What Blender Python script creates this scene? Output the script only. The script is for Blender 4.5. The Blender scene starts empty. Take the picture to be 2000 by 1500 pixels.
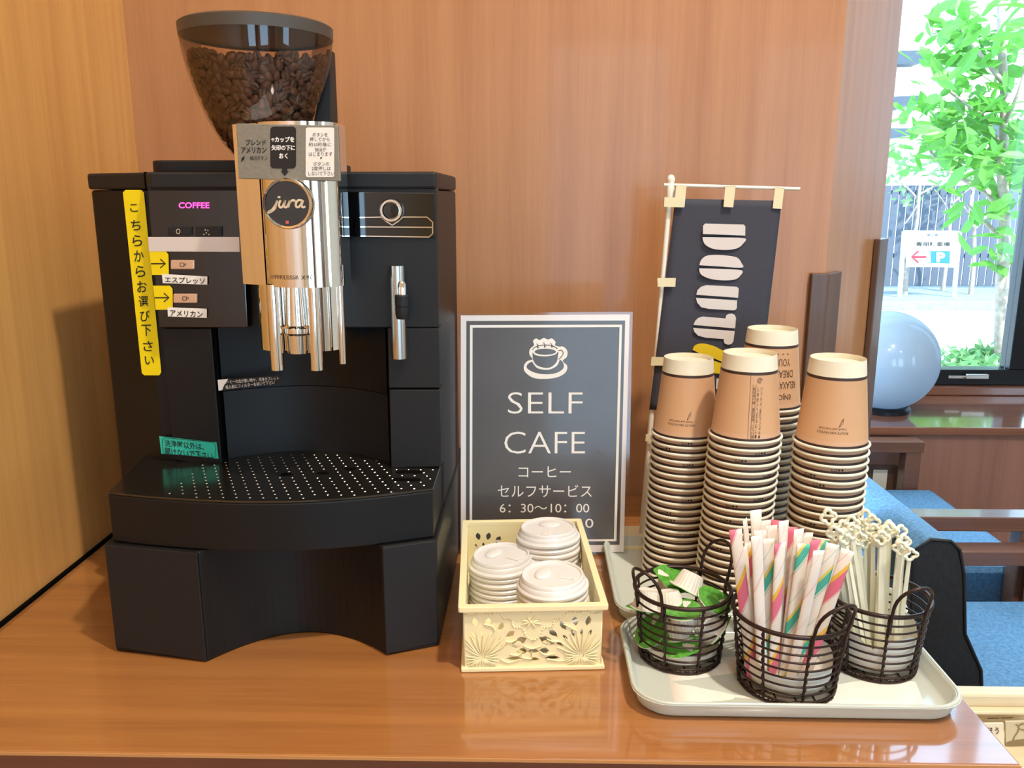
import bpy, bmesh, math, random
from mathutils import Vector, Matrix, Quaternion
R = math.radians
random.seed(7)
SC = bpy.context.scene
COL = SC.collection

# ---------------------------------------------------------------- camera
H = 1.296            # camera height above the floor
C = 0.85             # counter top height
F = 1641.0           # focal length in pixels of the 2000 px wide frame
PITCH, YAW = R(12.5), R(1.4)
cam_d = bpy.data.cameras.new('camera'); cam = bpy.data.objects.new('camera', cam_d); COL.objects.link(cam)
cam_d.sensor_fit = 'HORIZONTAL'; cam_d.sensor_width = 36; cam_d.lens = 36 * F / 2000; cam_d.clip_start = .05; cam_d.clip_end = 200
cam.location = (0, 0, H); cam.rotation_euler = (math.pi / 2 - PITCH, 0, YAW)
SC.camera = cam
CAMR = cam.rotation_euler.to_matrix()
EYE = Vector((0, 0, H))

# ---------------------------------------------------------------- world, sun, lamps, exposure
SC.view_settings.view_transform = 'Standard'; SC.view_settings.look = 'None'
SC.view_settings.exposure = 0.0; SC.view_settings.gamma = 1; SC.view_settings.use_curve_mapping = False
world = bpy.data.worlds.new('sky'); SC.world = world; world.use_nodes = True
wn = world.node_tree.nodes; wn.clear()
wo = wn.new('ShaderNodeOutputWorld'); wb = wn.new('ShaderNodeBackground')
wb.inputs[0].default_value = (.47, .74, 1.0, 1); wb.inputs[1].default_value = 6.6
world.node_tree.links.new(wb.outputs[0], wo.inputs[0])

def lamp(name, kind, loc, rot, energy, color, size=None, sizey=None):
    d = bpy.data.lights.new(name, kind); d.energy = energy; d.color = color
    if kind == 'AREA':
        d.size = size
        if sizey: d.shape = 'RECTANGLE'; d.size_y = sizey
        else: d.shape = 'DISK'
    elif kind == 'SUN': d.angle = R(1)
    else: d.shadow_soft_size = size
    o = bpy.data.objects.new(name, d); COL.objects.link(o); o.location = loc; o.rotation_euler = rot
    return o
lamp('sun', 'SUN', (6, 6, 8), (R(38), R(24), 0), 11.0, (1, .95, .85))
WARM = (1, .90, .77)
for k, (x, y, e, s) in enumerate([(.76, -.02, 60, .12), (.1, -.75, 9, .3), (1.9, -1.7, 7, .3)]):  # first lamp follows the cast shadows; the other two are added, unseen fill
    lamp('downlight_and_fill', 'AREA', (x, y, 3.285), (0, 0, 0), e, WARM, s)
lamp('ceiling_fill', 'AREA', (.1, -1.2, 3.28), (0, 0, 0), 17, (1, .95, .88), 2.2, 1.4)  # broad unseen fill light, added to lift the ambient level

# ---------------------------------------------------------------- pixel helpers (2000 x 1500 frame -> world points)
def ray(px, py):
    return CAMR @ Vector(((px - 1000) / F, (750 - py) / F, -1))
def G(px, py, z=C):
    d = ray(px, py); t = (z - H) / d.z; return EYE + d * t
def W(px, py, Y):
    d = ray(px, py); t = Y / d.y; return EYE + d * t
def PL(px, py, p0, n):
    d = ray(px, py); t = (p0 - EYE).dot(n) / d.dot(n); return EYE + d * t

# ---------------------------------------------------------------- materials
def lin(h):
    h = h.lstrip('#'); out = []
    for i in (0, 2, 4):
        c = int(h[i:i + 2], 16) / 255
        out.append(c / 12.92 if c <= .04045 else ((c + .055) / 1.055) ** 2.4)
    return (*out, 1)
def mat(name, color, rough=.5, metal=0., spec=.5, coat=0., noise=0., nscale=40, bump=0., emis=None, estr=0., trans=0.):
    m = bpy.data.materials.new(name); m.use_nodes = True
    nt = m.node_tree; b = nt.nodes['Principled BSDF']
    col = lin(color) if isinstance(color, str) else (*color, 1)
    b.inputs['Base Color'].default_value = col; b.inputs['Roughness'].default_value = rough
    b.inputs['Metallic'].default_value = metal; b.inputs['Specular IOR Level'].default_value = spec
    b.inputs['Coat Weight'].default_value = coat; b.inputs['Coat Roughness'].default_value = .08
    if trans: b.inputs['Transmission Weight'].default_value = trans
    if emis: b.inputs['Emission Color'].default_value = lin(emis); b.inputs['Emission Strength'].default_value = estr
    if noise or bump:
        tc = nt.nodes.new('ShaderNodeTexCoord'); n = nt.nodes.new('ShaderNodeTexNoise')
        n.inputs['Scale'].default_value = nscale; n.inputs['Detail'].default_value = 4
        nt.links.new(tc.outputs['Object'], n.inputs['Vector'])
        if noise:
            r = nt.nodes.new('ShaderNodeValToRGB')
            r.color_ramp.elements[0].position = .3; r.color_ramp.elements[1].position = .7
            r.color_ramp.elements[0].color = tuple(c * (1 - noise) for c in col[:3]) + (1,)
            r.color_ramp.elements[1].color = tuple(min(1, c * (1 + noise)) for c in col[:3]) + (1,)
            nt.links.new(n.outputs['Fac'], r.inputs['Fac']); nt.links.new(r.outputs['Color'], b.inputs['Base Color'])
        if bump:
            bp = nt.nodes.new('ShaderNodeBump'); bp.inputs['Strength'].default_value = bump; bp.inputs['Distance'].default_value = .002
            nt.links.new(n.outputs['Fac'], bp.inputs['Height']); nt.links.new(bp.outputs['Normal'], b.inputs['Normal'])
    return m
def wood(name, dark, light, axis, rough=.35, coat=.0, fine=1., amt=.5):
    m = bpy.data.materials.new(name); m.use_nodes = True
    nt = m.node_tree; b = nt.nodes['Principled BSDF']; L = nt.links.new
    tc = nt.nodes.new('ShaderNodeTexCoord'); mp = nt.nodes.new('ShaderNodeMapping')
    s = [38 * fine] * 3; s[axis] = 1.1
    mp.inputs['Scale'].default_value = s; L(tc.outputs['Object'], mp.inputs['Vector'])
    n = nt.nodes.new('ShaderNodeTexNoise'); n.inputs['Scale'].default_value = 1; n.inputs['Detail'].default_value = 5; n.inputs['Roughness'].default_value = .62; n.inputs['Distortion'].default_value = .35
    L(mp.outputs['Vector'], n.inputs['Vector'])
    mp2 = nt.nodes.new('ShaderNodeMapping'); s2 = [420 * fine] * 3; s2[axis] = 14
    mp2.inputs['Scale'].default_value = s2; L(tc.outputs['Object'], mp2.inputs['Vector'])
    n2 = nt.nodes.new('ShaderNodeTexNoise'); n2.inputs['Scale'].default_value = 1; n2.inputs['Detail'].default_value = 2; L(mp2.outputs['Vector'], n2.inputs['Vector'])
    n3 = nt.nodes.new('ShaderNodeTexNoise'); n3.inputs['Scale'].default_value = 2.2; n3.inputs['Detail'].default_value = 2; L(tc.outputs['Object'], n3.inputs['Vector'])
    a = nt.nodes.new('ShaderNodeMath'); a.operation = 'MULTIPLY_ADD'; L(n2.outputs['Fac'], a.inputs[0]); a.inputs[1].default_value = .28; L(n.outputs['Fac'], a.inputs[2])
    a2 = nt.nodes.new('ShaderNodeMath'); a2.operation = 'MULTIPLY_ADD'; L(n3.outputs['Fac'], a2.inputs[0]); a2.inputs[1].default_value = .35; L(a.outputs[0], a2.inputs[2])
    r = nt.nodes.new('ShaderNodeValToRGB'); r.color_ramp.elements[0].position = .82 - amt * .5; r.color_ramp.elements[1].position = .82 + amt * .5
    r.color_ramp.elements[0].color = lin(dark); r.color_ramp.elements[1].color = lin(light)
    L(a2.outputs[0], r.inputs['Fac']); L(r.outputs['Color'], b.inputs['Base Color'])
    b.inputs['Roughness'].default_value = rough; b.inputs['Coat Weight'].default_value = coat; b.inputs['Coat Roughness'].default_value = .06
    return m
def glassy(name, tint, gloss=.12, rough=.02, tintmix=1.0):
    m = bpy.data.materials.new(name); m.use_nodes = True
    nt = m.node_tree; nt.nodes.clear(); L = nt.links.new
    o = nt.nodes.new('ShaderNodeOutputMaterial'); t = nt.nodes.new('ShaderNodeBsdfTransparent'); g = nt.nodes.new('ShaderNodeBsdfGlossy')
    t.inputs[0].default_value = tint; g.inputs['Roughness'].default_value = rough
    lw = nt.nodes.new('ShaderNodeLayerWeight'); lw.inputs[0].default_value = .25
    mu = nt.nodes.new('ShaderNodeMath'); mu.operation = 'MULTIPLY_ADD'; L(lw.outputs['Fresnel'], mu.inputs[0]); mu.inputs[1].default_value = .6; mu.inputs[2].default_value = gloss
    mx = nt.nodes.new('ShaderNodeMixShader'); L(mu.outputs[0], mx.inputs[0]); L(t.outputs[0], mx.inputs[1]); L(g.outputs[0], mx.inputs[2]); L(mx.outputs[0], o.inputs[0])
    return m
def translucent(name, color, mix=.5, gloss=.06, rough=.25):
    m = bpy.data.materials.new(name); m.use_nodes = True
    nt = m.node_tree; nt.nodes.clear(); L = nt.links.new
    o = nt.nodes.new('ShaderNodeOutputMaterial'); d = nt.nodes.new('ShaderNodeBsdfDiffuse'); t = nt.nodes.new('ShaderNodeBsdfTranslucent'); g = nt.nodes.new('ShaderNodeBsdfGlossy')
    d.inputs[0].default_value = lin(color); t.inputs[0].default_value = lin(color); g.inputs['Roughness'].default_value = rough
    mx = nt.nodes.new('ShaderNodeMixShader'); mx.inputs[0].default_value = mix; L(d.outputs[0], mx.inputs[1]); L(t.outputs[0], mx.inputs[2])
    m2 = nt.nodes.new('ShaderNodeMixShader'); m2.inputs[0].default_value = gloss; L(mx.outputs[0], m2.inputs[1]); L(g.outputs[0], m2.inputs[2]); L(m2.outputs[0], o.inputs[0])
    return m
def bands(name, stops, axis, rough=.6, offs=0.):
    """Printed bands along one object axis: stops = [(metres, colour)], constant steps from 0 up."""
    m = bpy.data.materials.new(name); m.use_nodes = True
    nt = m.node_tree; b = nt.nodes['Principled BSDF']; L = nt.links.new
    tc = nt.nodes.new('ShaderNodeTexCoord'); sp = nt.nodes.new('ShaderNodeSeparateXYZ'); L(tc.outputs['Object'], sp.inputs[0])
    r = nt.nodes.new('ShaderNodeValToRGB'); r.color_ramp.interpolation = 'CONSTANT'
    mu = nt.nodes.new('ShaderNodeMath'); mu.operation = 'MULTIPLY_ADD'; L(sp.outputs[axis], mu.inputs[0]); mu.inputs[1].default_value = 10; mu.inputs[2].default_value = offs
    e = r.color_ramp.elements
    e[0].position = 0; e[0].color = lin(stops[0][1]); e[1].position = min(1, stops[1][0] * 10); e[1].color = lin(stops[1][1])
    for p, c in stops[2:]:
        q = e.new(min(1, p * 10)); q.color = lin(c)
    L(mu.outputs[0], r.inputs[0]); L(r.outputs[0], b.inputs['Base Color']); b.inputs['Roughness'].default_value = rough
    return m
def stripes(name, stops, period=.046, slope=1.7):
    m = bpy.data.materials.new(name); m.use_nodes = True
    nt = m.node_tree; b = nt.nodes['Principled BSDF']; L = nt.links.new
    tc = nt.nodes.new('ShaderNodeTexCoord'); sp = nt.nodes.new('ShaderNodeSeparateXYZ'); L(tc.outputs['Object'], sp.inputs[0])
    mu = nt.nodes.new('ShaderNodeMath'); mu.operation = 'MULTIPLY_ADD'; L(sp.outputs[0], mu.inputs[0]); mu.inputs[1].default_value = -slope; L(sp.outputs[2], mu.inputs[2])
    oi = nt.nodes.new('ShaderNodeObjectInfo')
    dv = nt.nodes.new('ShaderNodeMath'); dv.operation = 'MULTIPLY_ADD'; L(mu.outputs[0], dv.inputs[0]); dv.inputs[1].default_value = 1 / period; L(oi.outputs['Random'], dv.inputs[2])
    fr = nt.nodes.new('ShaderNodeMath'); fr.operation = 'FRACT'; L(dv.outputs[0], fr.inputs[0])
    r = nt.nodes.new('ShaderNodeValToRGB'); r.color_ramp.interpolation = 'CONSTANT'; e = r.color_ramp.elements
    e[0].position = 0; e[0].color = lin(stops[0][1]); e[1].position = stops[1][0]; e[1].color = lin(stops[1][1])
    for p, c in stops[2:]: e.new(p).color = lin(c)
    L(fr.outputs[0], r.inputs[0]); L(r.outputs[0], b.inputs['Base Color']); b.inputs['Roughness'].default_value = .5
    return m

M = {}
M['wall'] = wood('cherry_veneer_wall', '#A36C42', '#BC8558', 2, .36, .12, 1.0, .75)
M['wall_left'] = wood('cherry_veneer_side', '#C78A49', '#E2A75F', 2, .4, .1, 1.0, .75)
M['counter'] = wood('counter_veneer', '#8A562B', '#AF743E', 0, .24, 1., 1.0, .7)
M['counter'].node_tree.nodes['Principled BSDF'].inputs['Coat IOR'].default_value = 1.72
M['counter_edge'] = wood('counter_edge_veneer', '#55301F', '#6E4230', 0, .4, .1, 1.0, .7)
M['light_edge'] = mat('edge_lip', '#C98F58', .4)
M['panel'] = wood('red_veneer_panel', '#84594A', '#9A6C5A', 2, .36, .1, 1.0, .7)
M['dark_wood'] = wood('dark_walnut', '#4A352B', '#6A5042', 2, .4, .1, 1.4, .7)
M['arm_wood'] = wood('arm_walnut', '#5A3A2A', '#7A5240', 0, .3, .3, 1.2, .7)
M['sill'] = wood('sill_wood', '#6B4034', '#84553F', 0, .15, .8, 1, .6)
M['floor'] = mat('floor_carpet', '#6E6258', .9, noise=.15, nscale=90)
M['ceiling'] = mat('ceiling_paint', '#E8E2D6', .9)
M['paint'] = mat('cream_paint', '#E4DCCB', .8)
M['black'] = mat('black_plastic', '#0F0F10', .46, spec=.35, noise=.12, nscale=900)
M['black_soft'] = mat('black_textured_plastic', '#18191B', .5, spec=.4, noise=.15, nscale=1200, bump=.05)
M['black_gloss'] = mat('gloss_black', '#0B0B0D', .06, coat=.6)
M['brown_black'] = mat('brown_black_plastic', '#241B19', .4)
M['lid_grey'] = mat('hopper_lid_plastic', '#4A433C', .45)
M['groove'] = mat('groove_shadow_black', '#080808', .9, spec=.05)  # near-black: shade of grooves and drain openings put into the colour
M['chrome'] = mat('chrome', '#F2EFEA', .045, 1.)
M['steel'] = mat('brushed_steel', '#C9C6C0', .25, 1.)
M['tray_metal'] = mat('dark_tray_metal', '#5A5650', .16, .9)
M['tray_dot'] = mat('punched_hole_rim', '#D8D4CC', .25, 1.)
M['plate_grey'] = mat('silver_label', '#8A8578', .38, .35, noise=.1, nscale=300)
M['white_label'] = mat('white_label', '#EFE9DF', .5)
M['silver_strip'] = mat('silver_strip', '#DCD3CC', .3, .2)
M['button'] = mat('button_champagne', '#DDB79A', .28, .5)
M['yellow'] = mat('yellow_sticker', '#EFD200', .4)
M['teal'] = mat('teal_sticker', '#2DB79C', .4)
M['ink'] = mat('black_ink', '#17120F', .6)
M['ink_white'] = mat('white_ink', '#F3EDE6', .6)
M['ink_gold'] = mat('gold_ink', '#E5CFAE', .35, .3)
M['ink_brown'] = mat('brown_ink', '#5B4232', .7)
M['led'] = mat('pink_led', '#FF2A9A', .5, emis='#FF4FB0', estr=2.2)
M['red_dot'] = mat('red_mark', '#D85A62', .5)
M['smoke'] = glassy('smoked_hopper_plastic', (.86, .78, .70, 1), .05, .03)
M['clear'] = glassy('clear_film', (.97, .97, .96, 1), .03, .06)
M['pane'] = glassy('window_pane', (.97, .99, 1, 1), .01, .0)
M['bean'] = mat('roasted_bean', '#5C3B2A', .38, noise=.35, nscale=160)
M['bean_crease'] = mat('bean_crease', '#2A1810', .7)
M['paper'] = mat('poster_paper', '#E9E1DE', .35, coat=.3)
M['chalk'] = mat('chalkboard_print', '#55504F', .3, coat=.35, noise=.08, nscale=14)
M['flag'] = mat('navy_flag_cloth', '#3C3D48', .8, noise=.06, nscale=500)
M['flag_white'] = mat('flag_white_print', '#D8D0CC', .8)
M['flag_yellow'] = mat('flag_yellow_print', '#E3C417', .8)
M['flag_tab'] = mat('flag_tab_tape', '#E4D9B2', .6)
M['pole'] = mat('cream_pole_plastic', '#F1EBDD', .4)
M['stand_base'] = mat('cream_stand_base', '#E9DDB4', .5)
M['basket'] = mat('cream_plastic', '#F3E6B6', .45)
M['lid'] = translucent('white_lid_plastic', '#F4F1EE', .18, .07, .2)
M['tray'] = translucent('milky_tray_plastic', '#DDE3D9', .25, .10, .12)
M['wire'] = mat('bronze_wire', '#3A2B26', .38, .6)
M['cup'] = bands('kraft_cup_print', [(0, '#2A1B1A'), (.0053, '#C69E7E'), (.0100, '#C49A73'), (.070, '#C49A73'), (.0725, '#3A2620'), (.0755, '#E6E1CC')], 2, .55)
M['cup_cream'] = mat('cup_cream_paper', '#E4DECA', .55)
M['napkin'] = mat('napkin_paper', '#F1ECE2', .85, noise=.03, nscale=60, bump=.15)
M['stirrer'] = mat('stirrer_plastic', '#F4F1D8', .3)
M['stirrer'].node_tree.nodes['Principled BSDF'].inputs['Subsurface Weight'].default_value = .3
M['stirrer'].node_tree.nodes['Principled BSDF'].inputs['Subsurface Radius'].default_value = (.004, .004, .003)
M['creamer'] = translucent('creamer_plastic', '#F3EFE4', .2, .05, .3)
M['foil'] = mat('green_foil', '#5AA63C', .35, .15, noise=.3, nscale=220)
M['straw_pink'] = stripes('pink_straw_wrap', [(0, '#E2738C'), (.30, '#EDBE45'), (.40, '#EFE5D9'), (.62, '#DFA0AC'), (.635, '#EFE5D9'), (.955, '#E2738C'), (.97, '#EFE5D9'), (.985, '#E2738C')], .078, 2.3)
M['straw_green'] = stripes('teal_straw_wrap', [(0, '#4DB5A3'), (.20, '#E3CD5C'), (.27, '#EEE6DA'), (.50, '#86C3C2'), (.515, '#EEE6DA'), (.95, '#4DB5A3'), (.965, '#EEE6DA')], .078, 2.3)
M['straw_white'] = stripes('white_straw_wrap', [(0, '#F0E6DB'), (.3, '#EBD6CB'), (.33, '#F0E6DB'), (.8, '#EAC9BF'), (.86, '#F0E6DB')], .078, 2.3)
M['globe'] = translucent('globe_glass', '#BFD0DE', .42, .06, .1)
M['blue'] = mat('blue_upholstery', '#5A86A8', .75, noise=.28, nscale=170, bump=.5)
M['navy'] = mat('dark_upholstery', '#1E2026', .6, noise=.2, nscale=90, bump=.6)
M['piping'] = mat('upholstery_piping', '#1B1C22', .6)
M['pale_wood'] = wood('pale_wood', '#D3BE98', '#E6D6B4', 0, .45, .1, 1, .7)
M['alu'] = mat('black_aluminium', '#15171B', .35, .4)
M['outlet'] = mat('outlet_ivory', '#E7E0CF', .5)
M['asphalt'] = mat('pale_paving', '#E2E2DC', .9, noise=.08, nscale=8)
M['concrete'] = mat('grey_concrete', '#727D81', .9, noise=.15, nscale=12)
M['fence'] = mat('dark_fence_slats', '#454E5C', .7)
M['bark'] = mat('pale_bark', '#9A8C80', .9, noise=.25, nscale=30)
M['leaf'] = translucent('fresh_leaf', '#5C9A3C', .5, .04, .4)
M['leaf_pale'] = translucent('pale_leaf', '#6E9A62', .5, .04, .4)
M['roof'] = mat('grey_roof_tile', '#36424F', .6, noise=.2, nscale=20)
M['house'] = mat('white_render', '#F2F2EE', .9)
M['sign_white'] = mat('sign_white', '#F6F6F2', .5)
M['sign_blue'] = mat('sign_blue', '#0A5C86', .5)
M['sign_red'] = mat('sign_red', '#8E1226', .5)
M['pole_blue'] = mat('sign_post_pale', '#BFD5D8', .5)

# ---------------------------------------------------------------- object helpers
def root_of(o):
    while o.parent: o = o.parent
    return o
def tag(o, label=None, cat=None, group=None, kind=None):
    if label: o['label'] = label
    if cat: o['category'] = cat
    if group: o['group'] = group
    if kind: o['kind'] = kind
    return o
def thing(name, label, cat, loc=(0, 0, 0), group=None):
    o = bpy.data.objects.new(name, None); COL.objects.link(o); o.location = loc; o.empty_display_size = .02
    return tag(o, label, cat, group)
def link_mesh(name, me, m, parent=None, smooth=None, bevel=0., base=False, bseg=2):
    """World-space mesh -> object. Parts keep their thing's origin; a top-level mesh gets its own base as origin."""
    if parent is not None:
        me.transform(Matrix.Translation(-root_of(parent).location)); loc = None
    elif base:
        xs = [v.co for v in me.vertices]
        c = Vector(((min(v.x for v in xs) + max(v.x for v in xs)) / 2, (min(v.y for v in xs) + max(v.y for v in xs)) / 2, min(v.z for v in xs)))
        me.transform(Matrix.Translation(-c)); loc = c
    else: loc = None
    o = bpy.data.objects.new(name, me); COL.objects.link(o)
    if loc: o.location = loc
    if parent is not None: o.parent = parent
    if m is not None:
        for x in (m if isinstance(m, (list, tuple)) else [m]): me.materials.append(x)
    if smooth is not None:
        me.polygons.foreach_set('use_smooth', [True] * len(me.polygons))
        if smooth < 180: me.set_sharp_from_angle(angle=R(smooth))
    if bevel:
        b = o.modifiers.new('bevel', 'BEVEL'); b.width = bevel; b.segments = bseg; b.limit_method = 'ANGLE'; b.angle_limit = R(40); b.harden_normals = False
    return o
def obj(name, bm, m, parent=None, smooth=None, bevel=0., base=False):
    bmesh.ops.recalc_face_normals(bm, faces=bm.faces)
    me = bpy.data.meshes.new(name); bm.to_mesh(me); bm.free()
    return link_mesh(name, me, m, parent, smooth, bevel, base)
def struct(name, bm, m, **k):
    return tag(obj(name, bm, m, **k), kind='structure')
def box(bm, lo, hi):
    x0, y0, z0 = lo; x1, y1, z1 = hi
    v = [bm.verts.new(p) for p in ((x0, y0, z0), (x1, y0, z0), (x1, y1, z0), (x0, y1, z0), (x0, y0, z1), (x1, y0, z1), (x1, y1, z1), (x0, y1, z1))]
    for f in ((0, 3, 2, 1), (4, 5, 6, 7), (0, 1, 5, 4), (1, 2, 6, 5), (2, 3, 7, 6), (3, 0, 4, 7)): bm.faces.new([v[i] for i in f])
    return bm
def nb(): return bmesh.new()
def bx(lo, hi): return box(nb(), lo, hi)
def loft(bm, rings, caps=True, closed=True):
    vs = [[bm.verts.new(p) for p in r] for r in rings]
    n = len(vs[0])
    for a, b in zip(vs, vs[1:]):
        for i in range(n if closed else n - 1):
            j = (i + 1) % n
            bm.faces.new((a[i], a[j], b[j], b[i]))
    if caps:
        bm.faces.new(vs[0]); bm.faces.new(list(reversed(vs[-1])))
    return bm
def prism(bm, poly, z0, z1):
    """poly: plan points (x, y)"""
    return loft(bm, [[(p[0], p[1], z0) for p in poly], [(p[0], p[1], z1) for p in poly]])
def plate(bm, pts, off):
    """pts: world points of a face; off: vector to its other side"""
    return loft(bm, [[Vector(p) for p in pts], [Vector(p) + Vector(off) for p in pts]])
def lathe(bm, prof, c=(0, 0, 0), seg=40, axis=None, rfun=None):
    q = Vector((0, 0, 1)).rotation_difference(Vector(axis).normalized()) if axis is not None else None
    rings = []
    for r, z in prof:
        ring = []
        for i in range(seg):
            a = 2 * math.pi * i / seg; rr = max(r, 1e-5)
            if rfun: rr *= rfun(a, z)
            p = Vector((rr * math.cos(a), rr * math.sin(a), z))
            if q: p = q @ p
            ring.append(p + Vector(c))
        rings.append(ring)
    return loft(bm, rings, caps=False)
def tube(bm, pts, r, seg=8, closed=False, caps=True):
    pts = [Vector(p) for p in pts]; n = len(pts); rings = []
    prev = None
    for i, p in enumerate(pts):
        t = (pts[(i + 1) % n] - pts[i - 1]) if closed else (pts[min(i + 1, n - 1)] - pts[max(i - 1, 0)])
        t.normalize()
        if prev is None:
            a = Vector((0, 0, 1)) if abs(t.z) < .9 else Vector((1, 0, 0)); u = t.cross(a).normalized()
        else: u = (prev - t * prev.dot(t)).normalized()
        prev = u; w = t.cross(u)
        rr = r[i] if isinstance(r, (list, tuple)) else r
        rings.append([p + (u * math.cos(2 * math.pi * k / seg) + w * math.sin(2 * math.pi * k / seg)) * rr for k in range(seg)])
    if closed:
        vs = [[bm.verts.new(q) for q in ring] for ring in rings]
        for i in range(n):
            a, b = vs[i], vs[(i + 1) % n]
            for k in range(seg): bm.faces.new((a[k], a[(k + 1) % seg], b[(k + 1) % seg], b[k]))
    else: loft(bm, rings, caps)
    return bm
def circle(c, r, n=40, z=None, ry=None):
    return [Vector((c[0] + r * math.cos(2 * math.pi * i / n), c[1] + (ry or r) * math.sin(2 * math.pi * i / n), z if z is not None else c[2])) for i in range(n)]
def ell(cx, cy, rx, ry, n=32, a0=0, a1=360):
    m = n if a1 - a0 >= 360 else n + 1
    return [(cx + rx * math.cos(R(a0 + (a1 - a0) * i / n)), cy + ry * math.sin(R(a0 + (a1 - a0) * i / n))) for i in range(m)]
def rrect(x0, y0, x1, y1, r, n=5):
    out = []
    for cx, cy, a in ((x1 - r, y1 - r, 0), (x0 + r, y1 - r, 90), (x0 + r, y0 + r, 180), (x1 - r, y0 + r, 270)):
        out += [(cx + r * math.cos(R(a + 90 * i / n)), cy + r * math.sin(R(a + 90 * i / n))) for i in range(n + 1)]
    return out
def copy_tree(o, parent=None):
    c = o.copy(); COL.objects.link(c)
    if parent is not None: c.parent = parent; c.matrix_parent_inverse = o.matrix_parent_inverse
    for ch in list(o.children): copy_tree(ch, c)
    return c
ORD = 'first second third fourth fifth sixth seventh eighth ninth tenth eleventh twelfth thirteenth fourteenth fifteenth sixteenth seventeenth eighteenth nineteenth twentieth'.split()
def ordw(n):
    if n <= 20: return ORD[n - 1]
    t = {2: 'twenty', 3: 'thirty', 4: 'forty'}[n // 10]
    return (t + '-' + ORD[n % 10 - 1]) if n % 10 else {3: 'thirtieth', 4: 'fortieth'}[n // 10]

# flat shapes with holes and lettering, both as meshes
def curve_mesh(data):
    o = bpy.data.objects.new('tmp', data); COL.objects.link(o)
    dg = bpy.context.evaluated_depsgraph_get(); dg.update()
    me = bpy.data.meshes.new_from_object(o.evaluated_get(dg), depsgraph=dg)
    bpy.data.objects.remove(o); bpy.data.curves.remove(data)
    return me
def flat(loops, depth=0.):
    """2D outlines (even-odd holes) -> mesh in the XY plane, depth along Z"""
    cu = bpy.data.curves.new('tmp', 'CURVE'); cu.dimensions = '2D'; cu.fill_mode = 'BOTH'; cu.extrude = depth / 2
    for lp in loops:
        s = cu.splines.new('POLY'); s.points.add(len(lp) - 1); s.use_cyclic_u = True
        for p, q in zip(s.points, lp): p.co = (q[0], q[1], 0, 1)
    return curve_mesh(cu)
def text_mesh(body, bold=0., shear=0., space=1., vertical=False):
    if vertical: body = '\n'.join(body)
    cu = bpy.data.curves.new('tmp', 'FONT'); cu.body = body; cu.size = 1; cu.offset = bold; cu.shear = shear; cu.space_character = space
    cu.align_x = 'CENTER' if vertical else 'LEFT'; cu.resolution_u = 3
    if vertical: cu.space_line = 1.0
    return curve_mesh(cu)
def mapped(me, fn):
    for v in me.vertices: v.co = fn(v.co.x, v.co.y, v.co.z)
    return me
def join_meshes(name, mes):
    bm = nb()
    for me in mes: bm.from_mesh(me); bpy.data.meshes.remove(me)
    out = bpy.data.meshes.new(name); bm.to_mesh(out); bm.free(); return out
def quad_map(me, A, B, D):
    """stretch a flat mesh's bounding box onto the parallelogram A (top-left) B (top-right) D (bottom-left)"""
    xs = [v.co.x for v in me.vertices]; ys = [v.co.y for v in me.vertices]
    x0, x1, y0, y1 = min(xs), max(xs), min(ys), max(ys)
    A, B, D = Vector(A), Vector(B), Vector(D)
    return mapped(me, lambda x, y, z: A + (B - A) * ((x - x0) / (x1 - x0 or 1)) + (D - A) * ((y1 - y) / (y1 - y0 or 1)))
def lettering(name, rows, hit, m, parent, apart=False):
    """rows: (string, TL px, TR px, BL px, options); hit maps a pixel to the printed surface"""
    mes = []
    for row in rows:
        s, a, b, d = row[:4]; k = row[4] if len(row) > 4 else {}
        mes.append(quad_map(text_mesh(s, **k), hit(*a), hit(*b), hit(*d)))
    if apart:
        for me in mes: link_mesh(name, me, m, parent)
    else: return link_mesh(name, join_meshes(name, mes), m, parent)
def pxshape(loops, hit):
    me = flat([[(x, -y) for x, y in lp] for lp in loops])
    return mapped(me, lambda x, y, z: hit(x, -y))
def strokes(paths, w, hit, closed=False):
    """pen strokes of pixel width w as flat ribbons"""
    bm = nb()
    for path in paths:
        p = [Vector(q) for q in path]; n = len(p); L, Rr = [], []
        for i in range(n):
            t = (p[min(i + 1, n - 1)] - p[max(i - 1, 0)]).normalized(); nn = Vector((-t.y, t.x)) * w / 2
            L.append(bm.verts.new(hit(*(p[i] + nn)))); Rr.append(bm.verts.new(hit(*(p[i] - nn))))
        for i in range(n - 1): bm.faces.new((L[i], L[i + 1], Rr[i + 1], Rr[i]))
    me = bpy.data.meshes.new('strokes'); bm.to_mesh(me); bm.free(); return me
def curvepts(pts, n=6):
    """Catmull-Rom through 2D/3D points"""
    P = [Vector(p) for p in pts]; out = []
    for i in range(len(P) - 1):
        a, b, c, d = P[max(i - 1, 0)], P[i], P[i + 1], P[min(i + 2, len(P) - 1)]
        for k in range(n):
            t = k / n
            out.append(.5 * ((2 * b) + (c - a) * t + (2 * a - 5 * b + 4 * c - d) * t * t + (3 * b - a - 3 * c + d) * t ** 3))
    out.append(P[-1]); return out

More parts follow.
